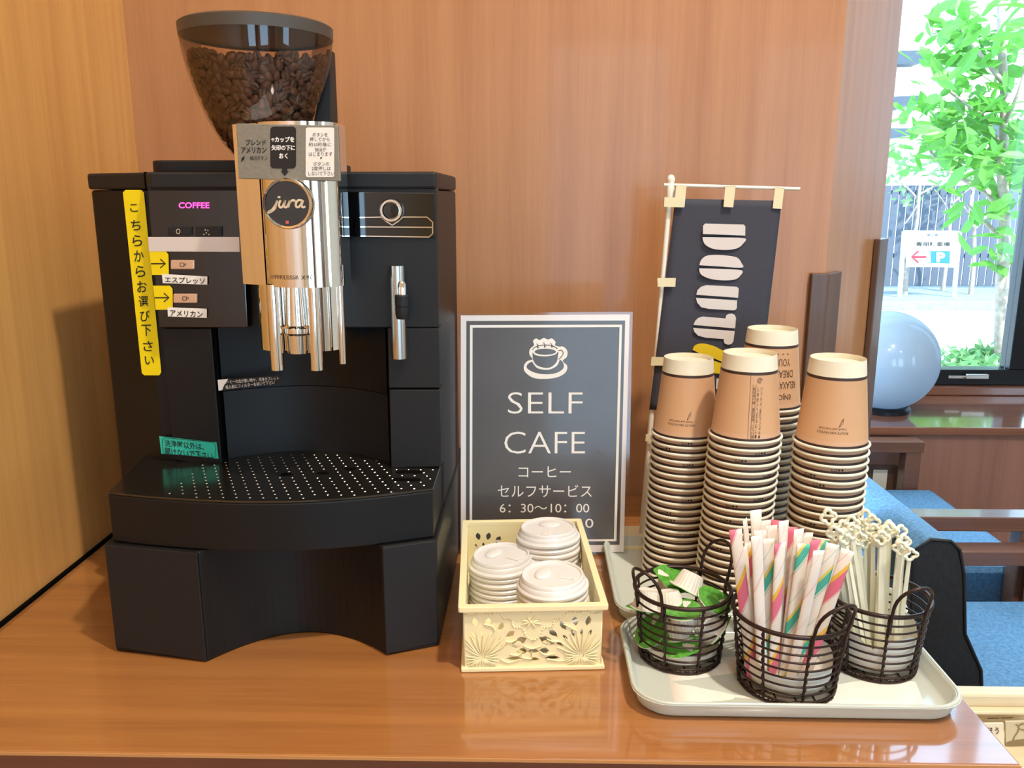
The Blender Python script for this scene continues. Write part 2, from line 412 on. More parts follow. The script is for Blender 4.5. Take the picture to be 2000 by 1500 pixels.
# ================================================================ THE SETTING
YB = (G(326, 961).y + G(1250, 962).y) / 2            # back wall
XL = (G(0, 1220).x + G(180, 1077).x) / 2             # left wall
K1 = W(1612, 533, YB); K1x = K1.x                     # corner where the back wall turns away
Y2 = 1.45; K2x = W(1704, 640, Y2).x                   # end of the slanted wall
YW = 3.00                                             # window plane
CEIL = 3.3
struct('floor', bx((XL - .3, -3.6, -.05), (4.6, YW + .1, 0)), M['floor'])
struct('ceiling', bx((XL - .3, -3.6, CEIL), (4.6, YW + .1, CEIL + .06)), M['ceiling'])
struct('wall_left', bx((XL - .12, -3.6, 0), (XL, YB + .12, CEIL)), M['wall_left'])
seam_x = W(1612, 533, YB).x
struct('wall_back', prism(nb(), [(XL - .12, YB), (K1x, YB), (K1x, YB + .12), (XL - .12, YB + .12)], 0, CEIL), M['wall'])
nrm = Vector((Y2 - YB, -(K2x - K1x), 0)).normalized()
struct('wall_slanted', prism(nb(), [(K1x, YB), (K2x, Y2), (K2x - .08, Y2), (K1x - .08, YB + .12), (K1x - .05, YB + .02)], 0, CEIL), M['wall'])
wf_ = nb()
for x0_, x1_ in ((XL - .3, .1), (.9, 1.5), (2.6, 4.6)): box(wf_, (x0_, -3.6, 0), (x1_, -3.5, CEIL))
for x0_, x1_ in ((.1, .9), (1.5, 2.6)): box(wf_, (x0_, -3.6, 0), (x1_, -3.5, .5)); box(wf_, (x0_, -3.6, 2.3), (x1_, -3.5, CEIL))  # unseen window openings, added for daylight and chrome reflections
struct('wall_front', wf_, M['paint'])
struct('pillar_for_reflection', bx((.93, -3.5, 0), (1.22, -3.42, CEIL)), M['dark_wood'])  # unseen dark pillar, added to give the chrome more contrast
struct('door_for_reflection', bx((2.9, -3.5, 0), (3.8, -3.46, 2.1)), M['arm_wood'])  # unseen dark door, added for the chrome to mirror
wr_ = nb()
box(wr_, (4.5, -3.6, 0), (4.6, YW + .1, .7)); box(wr_, (4.5, -3.6, 2.3), (4.6, YW + .1, CEIL))
for y0_, y1_ in ((-3.6, -2.4), (-1.4, YW + .1),): box(wr_, (4.5, y0_, .7), (4.6, y1_, 2.3))  # gap left as an unseen window, added for side daylight and chrome reflections
struct('wall_right', wr_, M['paint'])
struct('wall_inner', bx((XL - .3, YB + .125, 0), (K1x - .082, YB + .2, CEIL)), M['wall'])
# wooden corner guards on the two corners
zg1 = W(1605, 533, YB).z; zg2 = W(1712, 465, Y2).z
x0 = W(1580, 600, YB - .008).x
dirv = Vector((K2x - K1x, Y2 - YB, 0)).normalized()
q1 = Vector((K1x, YB, 0)) + dirv * .045
struct('trim_1', prism(nb(), [(x0, YB - .0005), (x0, YB - .010), (K1x + .002, YB - .010), (q1.x + nrm.x * .010, q1.y + nrm.y * .010), (q1.x + nrm.x * .0005, q1.y + nrm.y * .0005), (K1x, YB - .0005)], 0, zg1), M['dark_wood'], bevel=.0015)
q2 = Vector((K2x, Y2, 0)) - dirv * .042
struct('trim_2', prism(nb(), [(q2.x + nrm.x * .001, q2.y + nrm.y * .001), (q2.x + nrm.x * .011, q2.y + nrm.y * .011), (K2x + .012, Y2 - .002), (K2x + .012, Y2 + .012), (K2x - .03, Y2 + .012), (K2x - .03, Y2 + .002), (K2x + .001, Y2 + .001)], 0, zg2), M['dark_wood'], bevel=.0015)

# window wall with sill
ZS = W(1850, 835, 2.52).z                                # sill height
wx1 = W(1976, 640, YW).x
struct('wall_window', bx((.2, 2.54, 0), (4.5, 2.6, ZS - .03)), M['panel'])
struct('trim_3', bx((.2, 2.52, ZS - .026), (4.5, YW + .02, ZS)), M['sill'], bevel=.003)
zf0, zf1 = W(1900, 750, YW).z, W(1900, 720, YW).z
struct('trim_4', bx((.2, YW - .05, ZS), (4.5, YW + .06, zf0)), M['sill'], bevel=.004)
win = tag(bpy.data.objects.new('window_1', None), kind='structure'); COL.objects.link(win)
fr = nb()
box(fr, (.3, YW - .02, zf0), (wx1 + .9, YW + .05, zf1))
box(fr, (wx1, YW - .02, zf1), (wx1 + .07, YW + .05, 3.2)); box(fr, (.3, YW - .02, zf1), (.36, YW + .05, 3.2)); box(fr, (.3, YW - .02, 3.16), (wx1 + .9, YW + .05, 3.2))
box(fr, (wx1 + .84, YW - .02, zf1), (wx1 + .9, YW + .05, 3.2))
tag(obj('window_frame', fr, M['alu'], win, bevel=.003), kind='structure')
pn = nb(); box(pn, (.36, YW + .01, zf1), (wx1, YW + .016, 3.16)); box(pn, (wx1 + .07, YW + .01, zf1), (wx1 + .84, YW + .016, 3.16))
tag(obj('window_glass', pn, M['pane'], win), kind='structure')
lt = nb(); p = W(1900, 736, YW - .03)
box(lt, (p.x - .085, YW - .03, p.z - .008), (p.x + .02, YW - .021, p.z + .004)); box(lt, (p.x - .03, YW - .045, p.z - .006), (p.x + .05, YW - .03, p.z + .012))
tag(obj('window_latch', lt, M['steel'], win, bevel=.003), kind='structure')
struct('wall_window_side', bx((wx1 + .9, YW, zf0), (4.5, YW + .08, CEIL)), M['wall'])
struct('wall_window_top', bx((.2, YW, 3.2), (wx1 + .9, YW + .08, CEIL)), M['wall'])

# ================================================================ COUNTER
FL, FM, FR = G(0, 1459), G(400, 1472), G(1994, 1494)
BRx = G(1898, 1384)
d = (BRx - FR); d = d / d.y; BR = FR + d * (YB - .001 - FR.y)
slope_l = (FR - FM) / (FR.x - FM.x)
FLx = FM + slope_l * (XL + .001 - FM.x)
cnt = thing('service_counter', 'long cherry wood service counter holding the coffee machine and trays', 'counter', (0, .9, 0))
top_poly = [(FLx.x, FLx.y), (FR.x, FR.y), (min(BR.x, K1x - .002), YB - .001), (XL + .001, YB - .001)]
obj('worktop', prism(nb(), top_poly, C - .032, C), M['counter'], cnt, bevel=.0012)
fe = nb()
box(fe, (XL + .002, FM.y + .004, C - .10), (FR.x - .004, FM.y + .03, C - .0325))
obj('apron', fe, M['counter_edge'], cnt)
lip = nb(); plate(lip, [FLx + Vector((0, -.0012, -.0004)), FR + Vector((0, -.0012, -.0004)), FR + Vector((0, -.0012, -.0032)), FLx + Vector((0, -.0012, -.0032))], (0, .001, 0))
obj('edge_lip', lip, M['light_edge'], cnt)
fb = nb(); plate(fb, [FLx + Vector((0, -.0012, -.0033)), FR + Vector((0, -.0012, -.0033)), FR + Vector((0, -.0012, -.031)), FLx + Vector((0, -.0012, -.031))], (0, .001, 0))
obj('edge_band', fb, M['counter_edge'], cnt)
obj('side_panel', bx((FR.x - .03, FM.y + .05, 0), (FR.x - .008, YB - .01, C - .0325)), M['counter_edge'], cnt)
obj('cabinet_panel', bx((XL + .002, FM.y + .08, 0), (FR.x - .031, FM.y + .10, C - .0325)), M['counter_edge'], cnt)
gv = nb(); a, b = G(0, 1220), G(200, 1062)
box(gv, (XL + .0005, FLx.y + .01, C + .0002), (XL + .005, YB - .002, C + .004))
struct('joint_strip_left', gv, M['groove'])  # near-black strip along the joint of counter and left wall

# ================================================================ COFFEE MACHINE
mc = thing('coffee_machine', 'large black bean-to-cup coffee machine with bean hopper on the counter', 'coffee machine', (-.27, .95, C))
def mpart(name, bm, m, parent=mc, **k): return obj(name, bm, m, parent, **k)
ZT = C + .471
yf = .868
xl, xr = -.470, W(850, 345, .845).x
xg0, xg1 = W(419, 700, yf).x, W(757, 700, yf).x
body = nb()
prism(body, [(xl, .905), (W(283, 500, yf).x, yf), (xg0, yf), (xg0, .925), (xg1, .925), (xg1, yf), (xr, yf), (xr + .001, 1.05), (xr - .02, 1.10), (xl + .02, 1.13), (xl, 1.10)], C + .003, ZT - .017)
mpart('body', body, M['black'], bevel=.003)
lid = nb(); prism(lid, [(xl - .001, .902), (W(283, 345, .864).x, .864), (W(290, 345, .844).x, .845), (xr + .001, .843), (xr + .002, .87), (xr + .002, 1.045), (xr - .02, 1.10), (xl + .02, 1.13), (xl - .001, 1.10)], ZT - .0165, ZT)
mpart('top_cover', lid, M['black_soft'], bevel=.0025)
seam = W(284, 345, .862)
mpart('cover_seam', bx((seam.x - .0008, .8605, ZT - .017), (seam.x + .0008, 1.0, ZT + .0004)), M['groove'])
rb = nb(); p0, p1 = W(320, 316, .93), W(470, 316, .93)
prism(rb, rrect(p0.x, .89, W(640, 316, .93).x, 1.06, .015), ZT, ZT + .013)
mpart('grinder_base', rb, M['black_soft'], bevel=.002)
# control panel
def Y(v): return lambda px, py: W(px, py, v)
def pxplate(pts, y, th): return plate(nb(), [W(a, b, y) for a, b in pts], (0, th, 0))
cp = mpart('control_panel', pxplate([(287, 363), (470, 363), (484, 640), (311, 640)], .852, .0165), M['black_gloss'], bevel=.001)
mpart('panel_shelf', pxplate([(287, 361), (470, 361), (470, 372), (288, 372)], .848, .004), M['black_soft'], bevel=.0008)
strip = mpart('silver_strip', pxplate([(289, 463), (467, 463), (468, 492), (291, 491)], .8505, .002), M['silver_strip'], cp)
lettering('display_text', [('COFFEE', (349, 395), (409, 395), (349, 407), dict(bold=.02))], Y(.8515), M['led'], cp)
for a in ((328, 443, 374, 460), (382, 442, 433, 461)):
    kb = mpart('menu_key', pxplate([(a[0], a[1]), (a[2], a[1]), (a[2], a[3]), (a[0], a[3])], .8498, .0025), M['black_soft'], cp, bevel=.0006)
link_mesh('key_symbol', join_meshes('key_symbol', [pxshape([ell(348, 452, 4.2, 5.2, 20), ell(348, 452, 3, 4, 20)], Y(.8496)), pxshape([ell(403, 455, 1.4, 1.4, 8)], Y(.8496)), pxshape([ell(398, 458, 1.4, 1.4, 8)], Y(.8496)), pxshape([ell(408, 458, 1.4, 1.4, 8)], Y(.8496)), pxshape([ell(401, 449, 1.4, 1.4, 8)], Y(.8496)), pxshape([ell(406, 450, 1.4, 1.4, 8)], Y(.8496))]), M['ink_gold'], cp)
for k, (a, b, c, e) in enumerate(((333, 508, 379, 526), (338, 574, 384, 592))):
    bt = mpart('brew_button', pxplate([(a, b), (c, b), (c, e), (a, e)], .848, .004), M['button'], cp, bevel=.0008)
    mx, my = (a + c) / 2, (b + e) / 2
    link_mesh('cup_symbol', pxshape([rrect(mx - 5, my - 4, mx + 4, my + 4, 2), rrect(mx - 3.6, my - 2.8, mx + 2.6, my + 2.6, 1.4), ell(mx + 6, my, 2, 2.5, 10), ell(mx + 6, my, 1, 1.4, 10)], Y(.8476)), M['ink_brown'], bt)
# door, columns, recess
mpart('service_door', pxplate([(314, 641), (412, 641), (434, 914), (340, 898)], .8615, .0062), M['black'], bevel=.001)
mpart('door_groove', pxplate([(413, 641), (421, 641), (439, 917), (431, 917)], .8662, .0015), M['groove'])
rc = mpart('column_cover', pxplate([(672, 363), (852, 363), (857, 640), (682, 640)], .8455, .022), M['black_soft'], bevel=.0012)
mpart('column_panel', pxplate([(757, 641), (857, 641), (859, 758), (759, 758)], .8458, .0215), M['black_soft'], bevel=.001)
mpart('lower_column_panel', pxplate([(760, 761), (859, 761), (862, 912), (764, 914)], .8462, .021), M['black_soft'], bevel=.001)
gp = mpart('gloss_panel', pxplate([(678, 374), (849, 377), (850, 464), (684, 462)], .8435, .0025), M['black_gloss'], bevel=.0006)
kn = W(766, 411, .843)
lathe_b = lathe(nb(), [(.0115, 0), (.0115, .006), (.0105, .008), (.0085, .008), (.0078, .005), (.0001, .005)], kn, 40, (0, -1, 0))
dial = mpart('dial', lathe_b, M['chrome'], smooth=40)
mpart('dial_cap', lathe(nb(), [(.0078, .0), (.0076, .0068), (.0001, .0072)], kn, 32, (0, -1, 0)), M['black_gloss'], dial, smooth=40)
oc = [(692, 434), (699, 425), (745, 424), (754, 432), (766, 440), (778, 432), (787, 424), (834, 424), (845, 434), (845, 456), (838, 463), (697, 461), (691, 455), (692, 434)]
link_mesh('chrome_outline', join_meshes('chrome_outline', [strokes([oc, [(692, 443), (845, 444)]], 2.2, Y(.8432))]), M['chrome'], gp)
# concave recess faces
def arc_plan(pa, pb, sag, n=20):
    pa, pb = Vector(pa), Vector(pb); t = pb - pa; nn = Vector((-t.y, t.x)).normalized(); out = []
    for i in range(n + 1):
        s = i / n; out.append(pa + t * s + nn * sag * (1 - (2 * s - 1) ** 2))
    return out
z0, z1, z2 = C + .167, W(590, 760, .89).z, W(590, 600, .89).z
ap = arc_plan((xg0 + .004, .873), (xg1 - .0008, .862), .036)
for nm, za, zb in (('recess_panel', z1 + .0012, C + .45), ('lower_recess_panel', z0 - .001, z1)):
    b_ = nb(); dy = 0 if nm == 'recess_panel' else .002
    loft(b_, [[(q.x, q.y + dy, za) for q in ap] + [(xg1 - .0008, .9245, za), (xg0 + .002, .9245, za)], [(q.x, q.y + dy, zb) for q in ap] + [(xg1 - .0008, .9245, zb), (xg0 + .002, .9245, zb)]])
    mpart(nm, b_, M['black'] if nm == 'recess_panel' else M['black_soft'], smooth=30)
# steam wand
wx = W(779, 600, .842); wt, wbm = W(779, 518, .842).z, W(779, 698, .842).z
rw = 15.5 * .85 / F
wand = mpart('steam_wand', lathe(nb(), [(.0001, wbm), (rw, wbm), (rw, wt), (.0001, wt)], (wx.x, .838, 0), 28), M['steel'], smooth=40)
lx = W(785, 560, .83).x
za, zb, zc_ = W(785, 575, .832).z, W(785, 622, .832).z, W(785, 549, .832).z
mpart('wand_grip', lathe(nb(), [(.0001, zb - .001), (.0062, zb), (.0072, zb + .004), (.0074, zb + .012), (.0068, zb + .0125), (.0074, zb + .013), (.0074, za - .001), (.0066, za), (.0001, za)], (lx, .830, 0), 24), M['black_soft'], wand, smooth=35)
mpart('wand_lever', lathe(nb(), [(.0045, za - .001), (.0045, zc_ - .003), (.003, zc_), (.0001, zc_ + .0005)], (lx, .831, 0), 20), M['chrome'], wand, smooth=40)
# chrome brewing head
hx0, hx1 = W(470, 480, .80).x, W(676, 480, .80).x
hfx = W(508, 480, .775).x
hm, hw = (hfx + hx1) / 2, (hx1 - hfx) / 2
def hfront(x, dy=0.): return .802 + dy - .036 * math.sqrt(max(0, 1 - ((x - hm) / (hw + .0005)) ** 2)) ** 1.2
hp = [(hx0, .817), (hx0, .800), (hfx - .001, .788)] + [(hm - hw * math.cos(math.pi * i / 64), .795 - .030 * math.sin(math.pi * i / 64) ** .8) for i in range(65)] + [(hx1, .817)]
def hfy(x):
    c = max(-1, min(1, (hm - x) / hw)); return .795 - .030 * math.sin(math.acos(c)) ** .8
zh0, zh1 = W(575, 560, .775).z, W(560, 238, .775).z
head = mpart('brew_head', prism(nb(), hp, zh0, zh1), M['chrome'], smooth=35)
lp = [(W(494, 620, .82).x, .86), (W(494, 620, .82).x, .812)]
lx0, lx1 = W(497, 620, .80).x, W(668, 620, .80).x; lm, lw_ = (lx0 + lx1) / 2, (lx1 - lx0) / 2
lpoly = [(lx0, .90)] + [(lm - lw_ * math.cos(math.pi * i / 24), .82 - .034 * math.sin(math.pi * i / 24) ** .8) for i in range(25)] + [(lx1, .90)]
zl0 = W(580, 688, .786).z
mpart('spout_housing', prism(nb(), lpoly, zl0, zh0 - .0005), M['chrome'], smooth=35)
for px, r_, yb, yy in ((543, .0062, 722, .778), (620, .0062, 722, .778), (670, .0033, 710, .79)):
    a, b = W(px, 565, yy), W(px, yb, yy)
    sp = mpart('spout_pipe', lathe(nb(), [(r_ * .7, b.z + .004), (r_ * .8, b.z), (r_, b.z), (r_, zh0 + .002)], (b.x, yy, 0), 24), M['chrome'], smooth=40)
cc = W(580, 660, .783)
mpart('centre_nozzle', lathe(nb(), [(.0001, W(580, 690, .783).z), (.012, W(580, 690, .783).z), (.0125, W(580, 655, .783).z), (.0150, W(580, 650, .783).z), (.0150, W(580, 641, .783).z), (.012, W(580, 636, .783).z), (.010, zh0 + .002)], (cc.x, .790, 0), 32), M['chrome'], smooth=40)
# face plate with labels
yp = .7605
fp = mpart('label_plate', pxplate([(461, 241), (660, 245), (665, 354), (466, 349)], yp, .004), M['plate_grey'], bevel=.0006)
yq = yp - .0005
lettering('plate_print', [('ブレンド', (480, 272), (519, 272), (480, 284), dict(bold=.02)), ('アメリカン', (471, 287), (520, 287), (471, 299), dict(bold=.02)), ('抽出ボタン', (488, 304), (522, 304), (488, 313), {})], Y(yq), M['ink'], fp)
link_mesh('feather_mark', pxshape([[(470, 317), (472, 309), (478, 304), (477, 311), (472, 315)]], Y(yq)), M['ink'], fp)
bl = link_mesh('arrow_label', pxshape([rrect(528, 247, 578, 329, 7), ], Y(yq)), M['ink'], fp)
link_mesh('arrow_tip', pxshape([[(551, 328), (561, 328), (561, 334), (564, 334), (556, 344), (548, 334), (551, 334)]], Y(yq - .0001)), M['ink'], bl)
lettering('arrow_print', [('※カップを', (530, 267), (575, 267), (530, 278), dict(bold=.035)), ('矢印の下に', (530, 283), (576, 283), (530, 294), dict(bold=.035)), ('おく', (545, 299), (562, 299), (545, 310), dict(bold=.035))], Y(yq - .0003), M['ink_white'], bl)
wl = link_mesh('instruction_label', pxshape([rrect(597, 249, 653, 346, 4)], Y(yq)), M['white_label'], fp)
rows = []
for s, x0_, x1_, yt in (('ボタンを', 610, 640, 259), ('押してから', 605, 644, 268), ('約10秒後に', 603, 647, 278), ('抽出が', 615, 637, 288), ('はじまります', 603, 649, 297), ('・', 625, 629, 307), ('ボタンの', 612, 643, 316), ('2度押しは', 609, 646, 325), ('しないで下さい', 602, 653, 335)):
    rows.append((s, (x0_, yt), (x1_, yt), (x0_, yt + (8 if s != '・' else 3)), {}))
lettering('instruction_print', rows, Y(yq - .0003), M['ink'], wl)
# round badge
bc = W(561, 398, .757)
br_ = 47.5 * .757 / F * 1.0
badge = mpart('badge', lathe(nb(), [(br_ * 1.02, -.012), (br_ * 1.02, .002), (br_ * .97, .0035), (br_ * .9, .003), (br_ * .88, .0012), (.0001, .0012)], (bc.x, .7595, bc.z), 56, (0, -1, 0)), M['chrome'], smooth=40)
mpart('badge_face', lathe(nb(), [(br_ * .885, 0), (br_ * .885, .0018), (.0001, .0018)], (bc.x, .7595, bc.z), 56, (0, -1, 0)), M['black_gloss'], badge)
jy = Y(.7574)
jp = [curvepts([(524, 414), (531, 410), (537, 402), (542, 392)]), curvepts([(542, 392), (539, 400), (536, 408), (528, 414), (523, 415)]),
      curvepts([(548, 391), (545, 399), (547, 405), (552, 403), (557, 391)]), curvepts([(557, 391), (555, 400), (557, 405), (561, 403), (566, 393)]),
      curvepts([(566, 392), (563, 405)]), curvepts([(564, 400), (568, 393), (574, 391), (576, 394)]),
      curvepts([(591, 392), (583, 391), (578, 397), (579, 404), (585, 403), (591, 393)]), curvepts([(592, 391), (589, 401), (592, 405), (596, 403)])]
link_mesh('badge_script', join_meshes('badge_script', [strokes(jp, 4.2, jy), pxshape([ell(545, 385, 3.2, 2.2, 10)], jy)]), M['ink_gold'], badge)
link_mesh('badge_mark', pxshape([[(558, 431), (564, 431), (564, 437), (558, 437)]], jy), M['red_dot'], badge)
tm = quad_map(text_mesh('IMPRESSA X90', space=1.35), W(525, 538, .765), W(611, 538, .765), W(525, 546, .765))
link_mesh('model_print', mapped(tm, lambda x, y, z: Vector((x, hfy(x) - .0022, z))), M['ink_brown'], head)
# stickers
st = link_mesh('yellow_sticker', join_meshes('yellow_sticker', [plate_me for plate_me in [pxshape([[(240, 376), (245, 371), (276, 371), (281, 376), (315, 727), (311, 733), (282, 733), (277, 729)]], Y(.8665))]]), M['yellow'], mc)
for k, (a, b) in enumerate((((292, 491), (330, 537)), ((299, 558), (338, 605)))):
    w_ = link_mesh('arrow_tab', pxshape([[(a[0], a[1]), (b[0] - 6, a[1]), (b[0] - 1, a[1] + 6), (b[0], b[1]), (a[0] + 5, b[1])]], Y(.8508)), M['yellow'], st)
    cy = (a[1] + b[1]) / 2 + (1 if k == 0 else 0); ax = a[0] + 3
    link_mesh('arrow_print', strokes([[(ax, cy), (ax + 27, cy)], [(ax + 18, cy - 9), (ax + 28, cy), (ax + 18, cy + 8)]], 2.2, Y(.8505)), M['ink'], w_)
chars = 'こちらからお選び下さい'
cxy = [(262, 405), (265, 442), (269, 478), (273, 508), (275, 541), (278, 564), (281, 586), (284, 613), (287, 636), (291, 674), (294, 702)]
ys = [399, 430, 463, 496, 529, 556, 587, 616, 647, 675, 704]
rows = []
for i, ch in enumerate(chars):
    cy = [406, 440, 470, 500, 530, 560, 589, 617, 645, 676, 704][i]; cx = 261 + (cy - 406) * .102; h_ = 22 if ch not in 'ちいさ' else 20; w2 = 19
    if ch == 'こ': h_, w2 = 15, 15
    if ch == 'い': h_, w2 = 16, 18
    rows.append((ch, (cx - w2 / 2, cy - h_ / 2), (cx + w2 / 2, cy - h_ / 2), (cx - w2 / 2 + 1, cy + h_ / 2), dict(bold=.008)))
lettering('sticker_print', rows, Y(.866), M['ink'], st)
for s, q, r in (('エスプレッソ', [(316, 535), (405, 540), (405, 556), (318, 553)], ((322, 540), (400, 543), (322, 552))), ('アメリカン', [(327, 600), (404, 603), (404, 621), (328, 618)], ((332, 605), (396, 608), (332, 617)))):
    t_ = link_mesh('button_label', pxshape([q], Y(.8500)), M['white_label'], mc)
    lettering('button_print', [(s, *r, dict(bold=.015))], Y(.8496), M['ink'], t_)
gs = link_mesh('teal_sticker', pxshape([[(311, 852), (423, 864), (427, 896), (315, 886)]], Y(.8608)), M['teal'], mc)
lettering('teal_print', [('洗浄時以外は、', (321, 858), (398, 866), (322, 872), dict(bold=.01)), ('開けないで下さい', (322, 874), (415, 884), (323, 889), dict(bold=.01))], Y(.8604), M['ink'], gs)
link_mesh('teal_border', strokes([[(322, 855), (317, 858), (319, 884), (324, 887), (417, 894), (422, 890), (420, 868), (415, 864), (322, 855)]], 1.0, Y(.8604)), M['ink'], gs)
ns = link_mesh('notice_strip', pxshape([[(425, 742), (547, 733), (547, 748), (427, 763)]], Y(.862)), M['ink'], mc)
link_mesh('strip_edge', pxshape([[(425, 742), (446, 740), (438, 752), (434, 762), (427, 763)]], Y(.8617)), M['white_label'], ns)
lettering('strip_print', [('コーヒーの出が悪い時や、洗浄タブレット', (437, 743), (544, 735), (438, 750), {}), ('投入前にフィルターを拭いて下さい', (440, 753), (536, 743), (441, 760), {})], Y(.8616), M['ink_white'], ns)
# drip tray and base
zt = C + .167
tf = [G(210, 962, zt), G(300, 971, zt), G(420, 978, zt), G(520, 979.5, zt), G(620, 977, zt), G(730, 968, zt), G(845, 955, zt)]
tray_front = [(p.x, p.y) for p in curvepts([Vector((p.x, p.y, 0)) for p in tf], 4)]
rear = [(xr + .002, .8445), (xr + .002, .93), (G(262, 905, zt).x, .93), (G(258, 905, zt).x, G(258, 905, zt).y)]
rear_plate = [(G(861, 905, zt).x, .885), (G(861, 905, zt).x, .93), (G(262, 905, zt).x, .93), (G(258, 905, zt).x, .888)]
dt = mpart('drip_tray', prism(nb(), tray_front + rear_plate, C + .1165, zt - .0022), M['black'], bevel=.0015)
pl_ = [(x, y + .001) for x, y in tray_front] + rear_plate
dp = mpart('drip_grid', prism(nb(), pl_, zt - .0021, zt), M['tray_metal'], dt, bevel=.0004)
dots = nb()
def infront(x, y):
    for (xa, ya), (xb, yb) in zip(tray_front, tray_front[1:]):
        if xa <= x <= xb: return y > ya + (yb - ya) * (x - xa) / (xb - xa) + .006
    return False
def arc_y(x):
    s = (x - xg0) / (xg1 - xg0)
    return .858 if s < 0 or s > 1 else .866 + .034 * (1 - (2 * s - 1) ** 2)
row = 0
yy = .752
SL = [G(560, 927, zt), G(631, 924, zt), G(684, 916, zt)]
while yy < .895:
    for i in range(-3, 30):
        x = -.345 + i * .0128 - row * .0045 % .0128
        if x > -.100 and yy > .800: continue
        if any(abs(x - q.x) < .010 and abs(yy - q.y) < .009 for q in SL): continue
        if infront(x, yy) and yy < arc_y(x) - .007 and -.352 < x < -.088:
            lathe(dots, [(.0013, zt), (.0010, zt + .0003), (.0001, zt + .0001)], (x, yy, 0), 8)
    yy += .0098; row += 1
mpart('punched_holes', dots, M['tray_dot'], dp)
for p in SL: mpart('drain_hole', prism(nb(), ell(p.x, p.y, .0062, .0046, 20), zt - .001, zt + .0004), M['groove'], dp)
for a, b in (((773, 923), (827, 921)), ((766, 938), (822, 936))):
    p, q = G(*a, zt), G(*b, zt); cy = (p.y + q.y) / 2; mpart('drain_slot', prism(nb(), rrect(p.x, cy - .0045, q.x, cy + .0045, .0043), zt - .001, zt + .0004), M['groove'], dp)
B0, B1, B2, B3 = G(227, 1272), G(406, 1293), G(754, 1280), G(858, 1262)
ar = arc_plan((B1.x, B1.y), (B2.x, B2.y), .05, 24)
bp = [(B0.x, B0.y)] + [(q.x, q.y) for q in ar] + [(B3.x, B3.y), (xr + .003, 1.09), (-.42, 1.09), (-.42, .93), (B0.x - .002, B0.y + .10)]
mpart('base', prism(nb(), bp, C + .0005, C + .1160), M['black'], bevel=.0018)
fl_ = G(213, 1065, C + .1160); fr_ = G(388, 1080, C + .1160)
mpart('base_cover', plate(nb(), [Vector((B0.x + .001, B0.y - .0001, C + .006)), Vector((B1.x - .0005, B1.y - .0001, C + .002)), Vector((B1.x - .0005, B1.y - .0001, C + .1157)), Vector((B0.x + .001, B0.y - .0001, C + .1157))], (0, -.0022, 0)), M['black_soft'], bevel=.001)
mpart('base_cover', plate(nb(), [Vector((B2.x + .0005, B2.y - .0001, C + .002)), Vector((B3.x - .001, B3.y - .0001, C + .006)), Vector((B3.x - .001, B3.y - .0001, C + .1157)), Vector((B2.x + .0005, B2.y - .0001, C + .1157))], (0, -.0022, 0)), M['black_soft'], bevel=.001)
mpart('tank_foot', prism(nb(), rrect(xl + .001, .885, -.38, 1.10, .012), C + .022, C + .127), M['groove'], bevel=.003)
# hopper
HC = Vector((W(500, 60, .87).x, .872, 0))
zl_ = W(500, 62, .872).z
hr = 147 * .815 / F
prof = [(.058 * 1, ZT - .035 + .0), (.030, ZT + .006)]
HPTS = []
for y_, hw_ in ((330, 30), (318, 42), (300, 61), (282, 76), (265, 87), (243, 99), (220, 109), (195, 118), (170, 126), (140, 134), (110, 140), (70, 145)):
    q_ = W(500, y_, .872); HPTS.append((q_.z, hw_ * .822 / F))
def hR(z):
    """inner radius of the hopper by height"""
    pts = HPTS
    for (a, ra), (b, rb_) in zip(pts, pts[1:]):
        if z <= b: return ra + (rb_ - ra) * max(0, (z - a)) / (b - a)
    return pts[-1][1]
ztop = zl_ - .002
zs = [ZT + .0135 + (ztop - ZT - .0135) * i / 24 for i in range(25)]
hop = mpart('bean_hopper', lathe(nb(), [(hR(z) + .0006, z) for z in zs], HC, 64), M['smoke'], smooth=180)
mpart('hopper_lid', lathe(nb(), [(.0001, ztop - .003), (hr - .004, ztop - .003), (hr - .003, ztop - .0048), (hr, ztop - .0048), (hr + .0005, ztop + .0055), (hr - .002, ztop + .0072), (hr - .02, ztop + .009), (.0001, ztop + .009)], HC, 64), M['lid_grey'], hop, smooth=35)
mpart('hopper_collar', lathe(nb(), [(.0001, ZT + .0132), (.0215, ZT + .0132), (.0215, ZT + .0138), (.0001, ZT + .0138)], HC, 40), M['black_soft'], hop, smooth=40)
sup = nb(); a, b = W(648, 100, .90), W(654, 240, .90)
loft(sup, [[(a.x - .003, .89, a.z), (a.x + .001, .89, a.z), (a.x + .001, .91, a.z), (a.x - .003, .91, a.z)], [(b.x - .018, .885, b.z), (b.x, .885, b.z), (b.x, .915, b.z), (b.x - .018, .915, b.z)], [(b.x - .03, .885, ZT + .0135), (b.x + .002, .885, ZT + .0135), (b.x + .002, .915, ZT + .0135), (b.x - .03, .915, ZT + .0135)]])
mpart('hopper_bracket', sup, M['black_soft'], hop, bevel=.001)
mpart('head_block', bx((hx0 + .004, .8175, zh0 + .001), (hx1 - .034, .90, ZT - .001)), M['black_soft'], bevel=.002)

